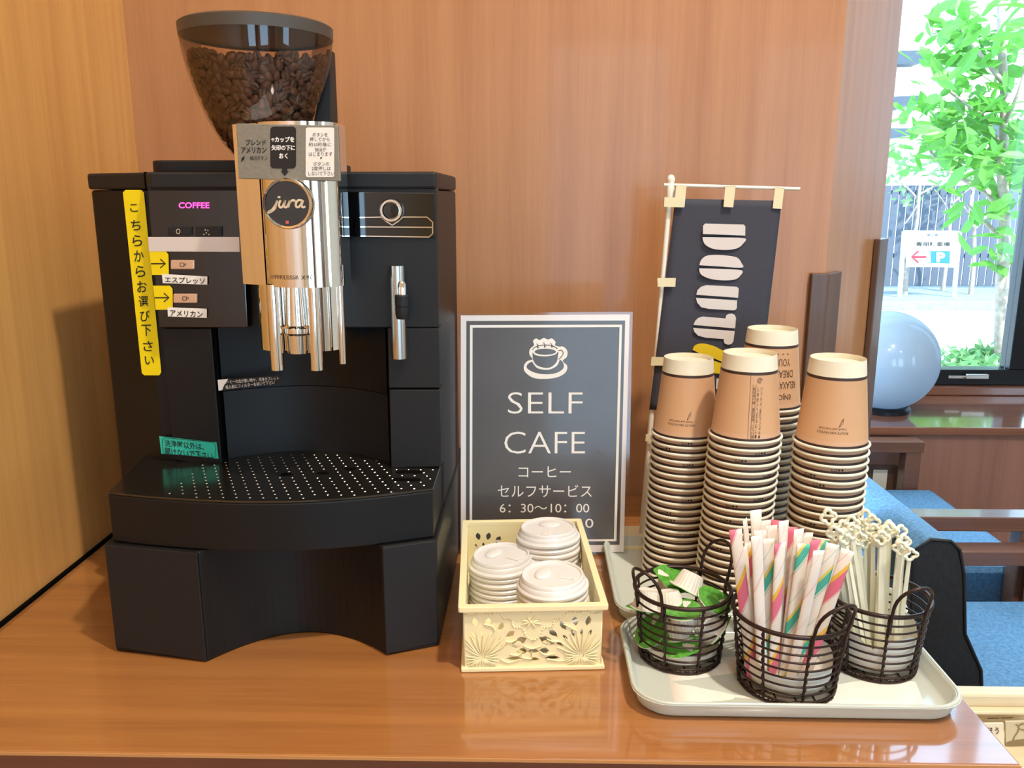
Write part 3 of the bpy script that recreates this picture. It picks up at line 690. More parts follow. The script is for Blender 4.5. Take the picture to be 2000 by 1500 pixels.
# coffee beans: those against the plastic one by one, the rest of the fill as one mass
def bean_mesh():
    bm = nb(); bmesh.ops.create_uvsphere(bm, u_segments=14, v_segments=9, radius=1)
    for v in bm.verts:
        x, y, z = v.co
        groove = math.exp(-(y / .16) ** 2) * .32 if z > 0 else 0
        v.co = (x * .0056, y * .0041, (z * (.55 if z > 0 else .95) - groove * (1 - abs(x) ** 4)) * .0036)
    for f in bm.faces:
        c = f.calc_center_median()
        f.material_index = 1 if c.z > 0 and abs(c.y) < .0007 else 0
    me = bpy.data.meshes.new('coffee_bean'); bm.to_mesh(me); bm.free()
    me.materials.append(M['bean']); me.materials.append(M['bean_crease'])
    me.polygons.foreach_set('use_smooth', [True] * len(me.polygons)); return me
BM = bean_mesh()
bean0 = None; rnd = random.Random(3); nbean = 0
zb0, zb1 = ZT + .022, W(500, 100, .81).z
def bean_top(a): return zb1 + .004 * math.sin(2 * a + 1) + .002 * math.sin(5 * a)
spots = []
tries = 0
while len(spots) < 300 and tries < 40000:
    tries += 1
    a = R(rnd.uniform(-188, 8)); z = rnd.uniform(zb0, zb1 + .004)
    if z > bean_top(a): continue
    p = Vector((HC.x + (hR(z) - .0052) * math.cos(a), HC.y + (hR(z) - .0052) * math.sin(a), z))
    dmin = .0066 if len(spots) < 215 else .0056
    if any((p - s[0]).length < dmin for s in spots): continue
    spots.append((p, a))
for p, a in spots:
    o = bpy.data.objects.new('coffee_bean', BM) if bean0 is None else bean0.copy()
    COL.objects.link(o)
    if bean0 is None: bean0 = o
    out = Vector((math.cos(a), math.sin(a), -.25)).normalized()
    q = Vector((0, 0, 1)).rotation_difference(out if rnd.random() < .5 else -out)
    o.rotation_mode = 'QUATERNION'
    o.rotation_quaternion = q @ Quaternion((0, 0, 1), rnd.uniform(0, 6.28)) @ Quaternion((1, 0, 0), rnd.uniform(-.35, .35))
    o.location = p
    tag(o, 'roasted brown coffee bean lying against the clear wall of the hopper', 'coffee bean', 'coffee beans in the hopper')
mass = nb()
for k in range(420):
    z = rnd.uniform(zb0 + .006, zb1 + .001); a = rnd.uniform(0, 6.28)
    r_ = (hR(z) - .0140) * (math.sqrt(rnd.random()) if z > zb1 - .006 else rnd.uniform(.86, 1)); 
    if R(-190) < a - 6.28 < R(10) and r_ > hR(z) - .013 and z < zb1 - .01: r_ -= .002
    mt = Matrix.Translation(Vector((HC.x + r_ * math.cos(a), HC.y + r_ * math.sin(a), z))) @ Quaternion((rnd.uniform(-1, 1), rnd.uniform(-1, 1), rnd.uniform(-1, 1)), rnd.uniform(0, 6)).to_matrix().to_4x4()
    n0 = len(mass.verts); mass.from_mesh(BM); mass.verts.ensure_lookup_table()
    bmesh.ops.transform(mass, matrix=mt, verts=mass.verts[n0:])
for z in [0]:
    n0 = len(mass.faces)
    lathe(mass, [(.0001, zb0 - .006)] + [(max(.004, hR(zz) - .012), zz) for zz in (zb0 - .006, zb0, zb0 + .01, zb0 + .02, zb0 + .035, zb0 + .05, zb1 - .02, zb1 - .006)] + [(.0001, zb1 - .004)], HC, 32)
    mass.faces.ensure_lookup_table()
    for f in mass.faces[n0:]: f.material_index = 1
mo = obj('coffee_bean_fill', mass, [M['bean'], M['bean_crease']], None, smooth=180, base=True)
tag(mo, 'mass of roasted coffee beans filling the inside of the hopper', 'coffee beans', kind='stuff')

# ================================================================ POSTER
PB = (G(895, 1085) + G(1224, 1083)) / 2
pn_ = Vector((0, -1, .10)).normalized(); pp0 = Vector((0, PB.y, C + .0015))
ph = lambda px, py, e=0.: PL(px, py, pp0 + pn_ * e, pn_)
po = thing('poster', 'laminated dark grey self cafe notice standing behind the cream basket', 'poster', (PB.x, PB.y, C))
film = nb(); plate(film, [ph(893, 611), ph(1236, 609), ph(1226, 1083), ph(893, 1086)], pn_ * -.0012)
obj('laminate_film', film, M['clear'], po)
pm = link_mesh('paper_sheet', pxshape([[(900, 616), (1230, 614), (1218, 1078), (900, 1080)]], lambda x, y: ph(x, y, .0001)), M['paper'], po)
link_mesh('chalkboard_panel', pxshape([[(911, 627), (1221, 626), (1210, 1064), (910, 1066)]], lambda x, y: ph(x, y, .0003)), M['chalk'], po)
hp_ = lambda x, y: ph(x, y, .0005)
rows = [('SELF', (992, 766), (1138, 766), (992, 808), dict(bold=-.012)), ('CAFE', (985, 843), (1143, 843), (985, 886), dict(bold=-.012)), ('コーヒー', (1013, 911), (1115, 911), (1013, 932), {}),
        ('セルフサービス', (972, 947), (1156, 947), (972, 971), {}), ('6：30～10：00', (976, 984), (1151, 984), (976, 1001), {}), ('0', (1143, 1013), (1159, 1013), (1143, 1031), {})]
lettering('poster_lettering', rows, hp_, M['ink_white'], po, True)
link_mesh('line_border', pxshape([[(918, 635), (1215, 634), (1204, 1057), (917, 1059)], [(923, 640), (1210, 639), (1199, 1053), (922, 1055)]], hp_), M['ink_white'], po)
# cup drawing with heavy white outline
co = curvepts([(1041, 702), (1034, 692), (1035, 682), (1043, 674), (1041, 666), (1047, 661), (1054, 664), (1062, 660), (1070, 663), (1078, 661), (1085, 668), (1084, 674), (1092, 677), (1100, 677), (1108, 685), (1107, 697), (1099, 705), (1108, 715), (1104, 728), (1088, 737), (1065, 740), (1042, 738), (1026, 727), (1023, 716), (1029, 706), (1041, 702)], 4)
sau = curvepts([(1039, 706), (1030, 712), (1030, 720), (1045, 728), (1065, 731), (1085, 729), (1099, 721), (1101, 711), (1094, 703), (1088, 714), (1076, 721), (1062, 722), (1048, 718), (1039, 706)], 4)
cupb = curvepts([(1040, 688), (1041, 702), (1048, 713), (1062, 718), (1076, 717), (1087, 707), (1090, 694), (1090, 687), (1083, 693), (1065, 696), (1047, 694), (1040, 688)], 4)
link_mesh('cup_outline', pxshape([[tuple(p) for p in co[:-1]], [tuple(p) for p in sau[:-1]], [tuple(p) for p in cupb[:-1]], ell(1065, 687, 21, 6, 24)], hp_), M['ink_white'], po)
link_mesh('cup_drawing', strokes([curvepts([(1048, 671), (1051, 675), (1050, 680), (1053, 678)]), curvepts([(1061, 669), (1064, 673), (1063, 678), (1066, 676)]), curvepts([(1075, 670), (1078, 674), (1077, 678), (1080, 676)]),
    curvepts([(1040, 684), (1045, 678), (1060, 674), (1078, 675), (1089, 681)]), curvepts([(1091, 685), (1097, 684), (1100, 690), (1096, 697), (1091, 702)])], 1.2, lambda x, y: ph(x, y, .0008)), M['ink'], po)
obj('acrylic_stand', plate(nb(), [Vector((PB.x - .09, PB.y + .0022, C + .0005)), Vector((PB.x + .09, PB.y + .0022, C + .0005)), Vector((PB.x + .09, PB.y + .065, C + .0005)), Vector((PB.x - .09, PB.y + .065, C + .0005))], (0, 0, .002)), M['clear'], po)

# ================================================================ FLAG ON A POLE
yb_ = 1.075
base_y0, base_y1 = G(1260, 1068, C + .008).y, G(1260, 1027, C + .008).y
fb0, fb1 = G(1222, 1060, C + .008).x, G(1306, 1060, C + .008).x
ypole = (base_y0 + base_y1) / 2 + .012
fg = thing('flag_stand', 'small dark navy shop flag hanging from a cream pole behind the cups', 'flag', (G(1254, 1046, C + .008).x, ypole, C))
obj('stand_base', bx((fb0 - .008, base_y0, C + .0003), (fb1 + .01, base_y1, C + .008)), M['stand_base'], fg, bevel=.0015)
pb_, pt_ = W(1253, 1047, ypole), W(1309, 372, ypole); pb_.z = C + .0075
pole = obj('pole', tube(nb(), [pb_, pt_], .0034, 16), M['pole'], fg, smooth=40)
fin = nb(); a = W(1310, 358, ypole)
lathe(fin, [(.0048, a.z - .017), (.0052, a.z - .006), (.0045, a.z - .003), (.0033, a.z - .001), (.0048, a.z + .003), (.005, a.z + .006), (.003, a.z + .0095), (.0001, a.z + .0105)], (a.x, ypole, 0), 24)
obj('finial', fin, M['pole'], pole, smooth=60)
yc = ypole - .006
obj('cross_rod', tube(nb(), [W(1297, 361, ypole - .001), W(1562, 369, ypole - .001)], .0021, 12), M['pole'], fg, smooth=40)
cl = nb(); nx, nz = 14, 30
def cloth(s, t):
    tl, tr = Vector((1319, 388)), Vector((1527, 392)); bl_, br2 = Vector((1268, 800)), Vector((1478, 812))
    p = (tl * (1 - s) + tr * s) * (1 - t) + (bl_ * (1 - s) + br2 * s) * t
    return p, yc + .0015 * math.sin(s * 5 + t * 3)
vs = [[None] * (nx + 1) for _ in range(nz + 1)]
for j in range(nz + 1):
    for i in range(nx + 1):
        p, yy = cloth(i / nx, j / nz); vs[j][i] = cl.verts.new(W(p.x, p.y, yy))
for j in range(nz):
    for i in range(nx): cl.faces.new((vs[j][i], vs[j][i + 1], vs[j + 1][i + 1], vs[j + 1][i]))
co_ = obj('flag_cloth', cl, M['flag'], fg, smooth=180)
sm = co_.modifiers.new('thickness', 'SOLIDIFY'); sm.thickness = .0005; sm.offset = 1
def fpx(pts): return [(1220 + x / 3.41, 320 + y / 3.41) for x, y in pts]
fh = lambda x, y: W(x, y, yc - .0035)
def rot_loop(pts): return [tuple(p) for p in curvepts(fpx(pts) + [fpx(pts)[0]], 5)[:-1]]
L_ = []
L_.append(fpx([(536, 398), (792, 404), (804, 416), (803, 478), (521, 467), (522, 412)]))
L_.append(rot_loop([(519, 488), (640, 490), (799, 496), (790, 530), (755, 560), (690, 573), (600, 568), (545, 545), (524, 515)]))
L_.append(rot_loop([(498, 675), (510, 640), (545, 613), (610, 606), (690, 612), (750, 625), (778, 660), (781, 691), (640, 684)]))
L_.append(rot_loop([(496, 696), (640, 700), (778, 709), (770, 745), (735, 770), (660, 776), (580, 768), (520, 745), (500, 720)]))
L_.append(fpx([(477, 872), (486, 840), (510, 818), (545, 808), (745, 818), (758, 828), (760, 840), (755, 892)]))
L_.append(fpx([(474, 892), (749, 909), (747, 962), (735, 975), (720, 976), (560, 966), (510, 955), (484, 925)]))
L_.append(fpx([(458, 1073), (470, 1045), (490, 1026), (520, 1017), (672, 1030), (676, 1010), (690, 1000), (715, 997), (733, 1006), (742, 1026), (736, 1096)]))
L_.append(fpx([(456, 1092), (733, 1114), (725, 1180), (712, 1200), (690, 1205), (668, 1198), (660, 1186), (661, 1167), (540, 1158), (490, 1145), (465, 1120)]))
L_.append(fpx([(612, 1430), (640, 1432), (636, 1500), (608, 1500)]))
for k in (0, 2, 4, 6): link_mesh('flag_letter', join_meshes('flag_letter', [pxshape([l], fh) for l in L_[k:k + 2]]), M['flag_white'], co_)
link_mesh('flag_letter', pxshape([L_[8]], fh), M['flag_white'], co_)
link_mesh('flag_ring', join_meshes('flag_ring', [pxshape([rot_loop([(452, 1238), (470, 1208), (520, 1196), (590, 1212), (640, 1236), (680, 1262), (690, 1330), (600, 1298), (500, 1262)])], fh), pxshape([rot_loop([(460, 1275), (560, 1300), (690, 1350), (680, 1395), (600, 1395), (520, 1370), (470, 1330)])], fh)]), M['flag_yellow'], co_)
for q in ([(1321, 361), (1341, 361), (1337, 404), (1317, 402)], [(1417, 363), (1437, 363), (1432, 405), (1413, 404)], [(1514, 366), (1532, 367), (1527, 408), (1509, 407)]):
    tb = nb(); plate(tb, [W(a, b, yc - .0042) for a, b in q], (0, .0004, 0)); plate(tb, [W(a, b, yc + .012) for a, b in [q[0], q[1], ((q[1][0] + q[2][0]) / 2, (q[1][1] + q[2][1]) / 2), ((q[0][0] + q[3][0]) / 2, (q[0][1] + q[3][1]) / 2)]], (0, .0004, 0))
    plate(tb, [W(q[0][0], q[0][1], yc - .0042), W(q[1][0], q[1][1], yc - .0042), W(q[1][0], q[1][1], yc + .012), W(q[0][0], q[0][1], yc + .012)], (0, 0, -.0004))
    obj('hanging_tab', tb, M['flag_tab'], fg)
for q in ([(1297, 385), (1338, 386), (1336, 405), (1296, 404)], [(1284, 543), (1320, 543), (1319, 560), (1284, 560)], [(1272, 697), (1306, 698), (1304, 714), (1271, 714)], [(1261, 848), (1292, 848), (1290, 862), (1260, 862)]):
    tb = nb(); plate(tb, [W(a, b, yc - .0048) for a, b in q], (0, .0004, 0)); plate(tb, [W(a, b, ypole + .0046) for a, b in q[:1] + [(q[0][0] + 18, q[0][1]), (q[3][0] + 18, q[3][1])] + q[3:]], (0, .0004, 0))
    plate(tb, [W(q[0][0], q[0][1], yc - .0048), W(q[3][0], q[3][1], yc - .0048), W(q[3][0], q[3][1], ypole + .0046), W(q[0][0], q[0][1], ypole + .0046)], (.0004, 0, 0))
    obj('pole_tab', tb, M['flag_tab'], fg)

# ================================================================ TRAYS
def tray(name, label, x0, y0, x1, y1, rot=0.):
    t = thing(name, label, 'tray', ((x0 + x1) / 2, (y0 + y1) / 2, C), 'milky plastic trays')
    rings = []
    for inset, z, r in ((.012, .0008, .022), (.006, .004, .026), (.0015, .0145, .03), (0, .0165, .031), (-.0025, .0165, .032), (-.0025, .0145, .032), (0, .0135, .031), (.0035, .012, .028), (.0075, .0055, .026), (.014, .003, .022)):
        rings.append([(x, y, C + z) for x, y in rrect(x0 + inset, y0 + inset, x1 - inset, y1 - inset, r, 6)])
    b_ = nb(); loft(b_, rings[:5]); 
    b2 = nb(); vs = []
    order = [(.0065, .0008, .026), (.003, .004, .028), (.0002, .0150, .03), (-.0025, .0155, .032), (-.003, .017, .032), (.001, .0182, .030), (.0025, .0165, .029), (.0055, .0050, .026), (.0095, .0030, .023)]
    rr = [[(x, y, C + z) for x, y in rrect(x0 + i, y0 + i, x1 - i, y1 - i, r, 6)] for i, z, r in order]
    b_.free(); loft(b2, rr, True)
    o = obj('tray_shell', b2, M['tray'], t, smooth=50)
    return t
tx0, tx1 = G(1206, 1205, C + .018).x, G(1891, 1376, C + .018).x
ty0 = G(1560, 1377, C + .018).y
TF0 = ty0 + .001; TSPLIT = G(1209, 1198, C + .017).y - .004
tray_front_t = tray('serving_tray', 'milky white plastic tray holding three wire baskets and a napkin', tx0 + .003, TF0, tx1 + .001, TSPLIT - .0035)
TB1 = 1.021
tray_back_t = tray('serving_tray', 'milky white plastic tray under the four stacks of paper cups', G(1188, 1090, C + .018).x, TSPLIT + .0035, .402, TB1)
# rim strip that sits on the trays' edge as a child part, same as the photo's rolled edge
for t, x0_, y0_, x1_, y1_ in ((tray_front_t, tx0 + .003, TF0, tx1 + .001, TSPLIT - .0035), (tray_back_t, G(1188, 1090, C + .018).x, TSPLIT + .0035, .402, TB1)):
    rp = [Vector((x, y, C + .0178)) for x, y in rrect(x0_ - .001, y0_ - .001, x1_ + .001, y1_ + .001, .0315, 8)]
    obj('rolled_rim', tube(nb(), rp, .0017, 8, closed=True), M['tray'], t, smooth=180)
TZ = C + .0032

# ================================================================ PAPER CUPS
def cup_proto():
    t = thing('paper_cup', 'x', 'paper cup')
    w = lathe(nb(), [(.0378, .0022), (.0368, .0036), (.0280, .0915), (.0279, .092), (.0276, .092), (.0281, .0868), (.0367, .0034), (.0373, .0022)], (0, 0, 0), 48)
    obj('cup_wall', w, M['cup'], t, smooth=50)
    rim = nb(); tube(rim, circle((0, 0, 0), .0382, 48, .0016), .0016, 10, closed=True)
    obj('cup_rim', rim, M['cup_cream'], t, smooth=180)
    obj('cup_base', lathe(nb(), [(.0001, .0862), (.0279, .0862), (.0279, .0866), (.0001, .0866)], (0, 0, 0), 32), M['cup_cream'], t)
    return t
def cone_r(z): return .0368 + (.0280 - .0368) * (z - .0045) / (.0915 - .0045) + .00025
def cup_print(cup, rows, ang):
    """upside-down lettering wrapped round the wall; rows: (text, centre angle offset, z of middle, width m, height m)"""
    mes = []
    for s, da, zc, w, h, k in rows:
        me = text_mesh(s, **k); xs = [v.co.x for v in me.vertices]; ys_ = [v.co.y for v in me.vertices]
        a, b, c, d = min(xs), max(xs), min(ys_), max(ys_)
        def fn(x, y, z):
            u = ((x - a) / (b - a) - .5) * w; vv = ((y - c) / (d - c) - .5) * h
            zz = zc - vv; rr = cone_r(zz); th = ang + da - u / rr
            return Vector((rr * math.cos(th), rr * math.sin(th), zz))
        mes.append(mapped(me, fn))
    me = join_meshes('cup_lettering', mes)
    o = bpy.data.objects.new('cup_lettering', me); COL.objects.link(o); o.parent = cup; me.materials.append(M['ink_brown']); return o
def cup_lines(cup, paths, w, ang):
    def hit(u, v):
        rr = cone_r(v); th = ang + u / rr; return Vector((rr * math.cos(th), rr * math.sin(th), v))
    me = strokes(paths, w, hit); o = bpy.data.objects.new('cup_drawing', me); COL.objects.link(o); o.parent = cup; me.materials.append(M['ink_brown']); return o
cup0 = cup_proto(); used = False
stacks = [  # base px of the top cup, y of its disc, depth, number below the top cup, name of the stack, lean, print angle offset
    (1345, 697, .960, 20, 'stack beside the flag pole', .006, -.15, 'hotel'),
    (1465, 688, .893, 22, 'stack between the flag and the pink straws', .007, -.95, 'seam'),
    (1509, 641, .970, 24, 'tall stack set farthest back', .005, .35, 'dream'),
    (1637, 698, .872, 21, 'stack nearest the blue armchair', .001, .02, 'hotel')]
def mark_mesh():
    b_ = nb()
    for u in (0, .0036): lathe(b_, [(.0001, 0), (.0012, 0)], (0, 0, 0), 10)
    b_.free()
    mes = []
    for sh in (ell(0, 0, .0011, .0011, 10), ell(.0034, 0, .0011, .0011, 10)): mes.append(flat([sh]))
    mes.append(flat([rrect(-.0075, -.0012, -.002, .0012, .0004, 2), rrect(-.0070, -.0008, -.0025, .0008, .0003, 2)]))
    me = join_meshes('cup_mark', mes)
    for v in me.vertices:
        zz = .0070 + v.co.y; th = -math.pi / 2 + v.co.x / .0365; rr = cone_r(zz) + .0002; v.co = (rr * math.cos(th), rr * math.sin(th), zz)
    me.materials.append(M['ink']); return me
MARK = mark_mesh()
for si, (px, py, yy, n, nm, lean, da, kind) in enumerate(stacks):
    ptop = W(px, py, yy); ztop_ = ptop.z - .092
    zz0 = TZ + .0005
    pitch = (ztop_ - zz0) / n
    for k in range(n + 1):
        c = cup0 if not used else copy_tree(cup_src)
        if not used: cup_src = cup0; used = True
        f = (k / n - 1)
        jit = 0.
        c.location = (ptop.x + lean * f + jit, yy, zz0 + pitch * k)
        rz = rnd.uniform(0, 6.28)
        c.rotation_euler = (0, 0, rz)
        if k == n: lab = 'upturned kraft paper cup on top of the ' + nm; c.rotation_euler = (0, 0, 0)
        else: lab = ordw(n - k + 1) + ' paper cup from the top in the ' + nm
        tag(c, lab, 'paper cup', 'paper cups in the ' + nm)
        if k == n: topcup = c
        elif rnd.random() < .36:
            o = bpy.data.objects.new('cup_mark', MARK); COL.objects.link(o); o.parent = c; o.rotation_euler = (0, 0, -rz + rnd.uniform(-.9, .9))
    ang = math.atan2(-yy, -ptop.x)
    if kind == 'hotel':
        cup_print(topcup, [('ROUTE INN HOTELS', da, .0195, .031, .0024, {}), ('Touch and Feel Club', da, .0235, .028, .0022, {}), ('www.example', da, .0655, .001, .0001, {})][:2], ang)
        lf = [(-.004 + .010 + .0035 * t, .0255 + .0085 * t + s * .0016 * math.sin(math.pi * t)) for s in (1,) for t in [i / 8 for i in range(9)]]
        lf2 = [(.006 + .0035 * i / 8 + .0018 * math.sin(math.pi * i / 8), .0255 + .0085 * i / 8) for i in range(9)]
        cup_lines(topcup, [[(x + da * .03, z) for x, z in lf], [(x + da * .03, z) for x, z in lf2], [(.006 + da * .03, .0255), (.0105 + da * .03, .0355)]], .00035, ang)
    elif kind == 'seam':
        s0 = .42
        def hitS(u, v): return None
        paths = [[(.0, .003), (.0, .074)], [(.0028, .006), (.0058, .006), (.0058, .0635), (.0028, .0635), (.0028, .006)]]
        cup_lines(topcup, paths, .0003, ang + .08)
        rowsv = []
        for j, s in enumerate(('紙コップ　取扱注意　熱い飲み物', '●フタを正しくはめて', '●やけどに注意して下さい')):
            me = text_mesh(s, vertical=True); xs = [v.co.x for v in me.vertices]; ys_ = [v.co.y for v in me.vertices]
            a, b, c_, d_ = min(xs), max(xs), min(ys_), max(ys_)
            def fn(x, y, z, j=j, a=a, b=b, c_=c_, d_=d_):
                u = .0031 + j * .0038 + (1 - (x - a) / (b - a)) * .0024; v_ = .0065 + (1 - (y - c_) / (d_ - c_)) * .054
                rr = cone_r(v_); th = ang + .08 + u / rr; return Vector((rr * math.cos(th), rr * math.sin(th), v_))
            rowsv.append(mapped(me, fn))
        me = join_meshes('cup_lettering', rowsv); o = bpy.data.objects.new('cup_lettering', me); COL.objects.link(o); o.parent = topcup; me.materials.append(M['ink_brown'])
        cup_lines(topcup, [[(.0095 + .0026 * math.cos(t), .0675 + .0026 * math.sin(t)) for t in [i * .35 for i in range(16)]], [(.0095 + .0013 * math.cos(t), .0675 + .0013 * math.sin(t)) for t in [i * .4 for i in range(17)]]], .0005, ang + .08)
    else:
        cup_print(topcup, [('YOUR', .45, .0575, .018, .0082, {}), ('DREAMS', .45, .0445, .027, .0082, {}), ('RELAXATION', .45, .0315, .036, .0082, {}), ('ENJOY,', .45, .019, .022, .0075, {}), ('• • •', .45, .067, .014, .0012, {})], ang)

# ================================================================ CREAM BASKET AND LIDS
bf = G(1035, 1312).y
bX0, bX1 = G(892, 1311).x, G(1179, 1311).x
bk = W(1020, 1015, .95); zr = C + .0695
bD1 = G(1022, 1015, zr).y
bs = thing('basket', 'cream plastic lace-cut basket full of white cup lids', 'basket', ((bX0 + bX1) / 2, (bf + bD1) / 2, C))
bw = (bX1 - bX0)
def lace(w, h):
    """outline of one side with its cut-outs"""
    loops = [[(0, 0), (w, 0), (w, h), (0, h)]]
    def petal(cx, cy, a, r0, r1, wd):
        ca, sa = math.cos(a), math.sin(a); out = []
        for t, s in ((0, 0), (.35, 1), (.7, 1.1), (1, 0), (.7, -1.1), (.35, -1)):
            r = r0 + (r1 - r0) * t; out.append((cx + ca * r - sa * wd * s, cy + sa * r + ca * wd * s))
        return out
    for sx in (0, 1):
        cx, cy = (.125 * w if sx == 0 else .855 * w), .17 * h
        for i in range(7):
            a = R(58 + i * 11 - (0)) if sx == 0 else R(122 - i * 11)
            a = R(20 + i * 20) if sx == 0 else R(160 - i * 20)
            for r0, r1, wd in ((.50 * h, .68 * h, .020 * w),):
                p = petal(cx, cy, a, r0, r1, wd)
                if all(.02 * w < x < .98 * w and .06 * h < y < .86 * h for x, y in p): loops.append(p)
        for i in range(6):
            a = R(30 + i * 20) if sx == 0 else R(150 - i * 20)
            p = petal(cx, cy, a, .33 * h, .47 * h, .010 * w)
            if all(.02 * w < x < .98 * w for x, y in p): loops.append(p)
    for cx, cy, a, r, wd in ((.5, .26, 0, .05, .03), (.42, .26, 0, .04, .05), (.58, .26, 0, .04, .05), (.40, .43, .4, .06, .06), (.60, .43, 2.7, .06, .06), (.36, .14, 0, .06, .03), (.64, .14, 0, .06, .03), (.5, .12, 0, .05, .03)):
        p = petal(cx * w - r * w * math.cos(a), cy * h - r * w * math.sin(a), a, 0, 2 * r * w, wd * h)
        loops.append(p)
    return loops
yb0 = bf + .003
Hb = .062
def side(name, A, B, h):
    A, B = Vector(A), Vector(B); w = (B - A).length; u = (B - A) / w; n = u.cross(Vector((0, 0, 1)))
    me = flat(lace(w, h), .0022); mapped(me, lambda x, y, z: A + u * x + Vector((0, 0, y)) + n * z)
    return link_mesh(name, me, M['basket'], bs)
x0_, x1_ = bX0 + .003, bX1 - .003
y0_, y1_ = bf + .004, bD1 - .004
for A, B in (((x0_, y0_, C + .004), (x1_, y0_, C + .004)), ((x1_, y0_, C + .004), (x1_, y1_, C + .004)), ((x1_, y1_, C + .004), (x0_, y1_, C + .004)), ((x0_, y1_, C + .004), (x0_, y0_, C + .004))):
    side('basket_side', A, B, Hb)
obj('basket_floor', bx((x0_ - .004, y0_ - .004, C + .0004), (x1_ + .004, y1_ + .004, C + .0048)), M['basket'], bs, bevel=.001)
rimb = nb()
for i_, z_ in ((0, 0),):
    lo = rrect(x0_ - .006, y0_ - .006, x1_ + .006, y1_ + .006, .002, 2); li = rrect(x0_ + .0012, y0_ + .0012, x1_ - .0012, y1_ - .0012, .002, 2)
    n_ = len(lo)
    a0 = [rimb.verts.new((x, y, C + .0640)) for x, y in lo]; a1 = [rimb.verts.new((x, y, C + .0695)) for x, y in lo]
    b0 = [rimb.verts.new((x, y, C + .0640)) for x, y in li]; b1 = [rimb.verts.new((x, y, C + .0695)) for x, y in li]
    for i in range(n_):
        j = (i + 1) % n_
        for q in ((a0[i], a0[j], a1[j], a1[i]), (b0[j], b0[i], b1[i], b1[j]), (a1[i], a1[j], b1[j], b1[i]), (a0[j], a0[i], b0[i], b0[j])): rimb.faces.new(q)
obj('basket_rim', rimb, M['basket'], bs, bevel=.0008)
orn = nb(); yo = y0_ - .0012
w_ = x1_ - x0_
def on(u, v, e=.0006): return Vector((x0_ + u * w_, yo - e, C + .004 + v * Hb))
def dome(u, v, r): 
    p = on(u, v, 0); lathe(orn, [(r, 0), (r * .8, r * .6), (r * .4, r * .9), (.00005, r)], p, 8, (0, -1, 0))
gar = curvepts([(.01, .90), (.06, .885), (.12, .93), (.18, .90), (.24, .92), (.29, .82), (.34, .80), (.36, .68), (.42, .66), (.45, .52), (.5, .44)], 3)
for p in gar:
    dome(p.x, p.y, .00115); dome(1 - p.x, p.y, .00115)
for cx, cy in ((.125, .17), (.855, .17)):
    for i in range(25):
        a = 2 * math.pi * i / 25; r1 = .026 if math.sin(a) > .3 else .017
        pa = on(cx, cy); pb = pa + Vector((math.cos(a) * r1, 0, math.sin(a) * r1))
        pb.z = max(pb.z, C + .0055); pb.x = min(max(pb.x, x0_ + .001), x1_ - .001)
        tube(orn, [pa + (pb - pa) * .15, (pa + pb) / 2 + Vector((0, -.0005, 0)), pb], [.0003, .0010, .0004], 6)
for i in range(8):
    a = 2 * math.pi * i / 8 + .39; pa = on(.485, .76); pb = pa + Vector((math.cos(a) * .011, 0, math.sin(a) * .0065))
    tube(orn, [pa, (pa + pb) / 2, pb], [.0004, .0012, .0004], 6)
dome(.485, .76, .0018); dome(.485, .92, .0011); dome(.485, .97, .0013)
for pts in ([(.30, .44), (.34, .43), (.38, .47)], [(.60, .47), (.64, .43), (.70, .42)], [(.43, .36), (.49, .31), (.56, .36)], [(.33, .22), (.39, .20), (.42, .26)], [(.55, .26), (.59, .20), (.66, .22)], [(.26, .14), (.32, .08), (.40, .13)], [(.6, .13), (.7, .09), (.78, .13)], [(.42, .16), (.49, .14), (.49, .26)], [(.22, .62), (.2, .7), (.14, .74)], [(.72, .72), (.77, .66), (.82, .6)]):
    tube(orn, [on(*p) for p in curvepts(pts, 4)], .0008, 6)
obj('relief_ornament', orn, M['basket'], bs, smooth=60)
bs.rotation_euler = (0, 0, R(3.6)); bs.location.x -= .0040; bs.scale = (.965, 1, 1)
def lid_proto():
    t = thing('cup_lid', 'x', 'cup lid')
    pr = [(.0352, 0), (.0362, .0012), (.0362, .0032), (.0350, .0046), (.0338, .0052), (.0332, .0085), (.0316, .0100), (.0312, .0132), (.0302, .0142), (.0288, .0138), (.0280, .0118), (.0001, .0122)]
    obj('lid_shell', lathe(nb(), pr, (0, 0, 0), 56), M['lid'], t, smooth=38)
    mb = nb(); bmesh.ops.create_uvsphere(mb, u_segments=20, v_segments=10, radius=1)
    for v in mb.verts: v.co = Vector((v.co.x * .0085 + .010, v.co.y * .0125, max(v.co.z, -.1) * .0032 + .0122))
    obj('sip_mound', mb, M['lid'], t, smooth=180)
    mb2 = nb(); box(mb2, (-.024, -.0045, .0118), (-.008, .0045, .0134)); obj('vent_tab', mb2, M['lid'], t, bevel=.0006)
    return t
lid0 = lid_proto(); lu = False
lz0 = C + .0070
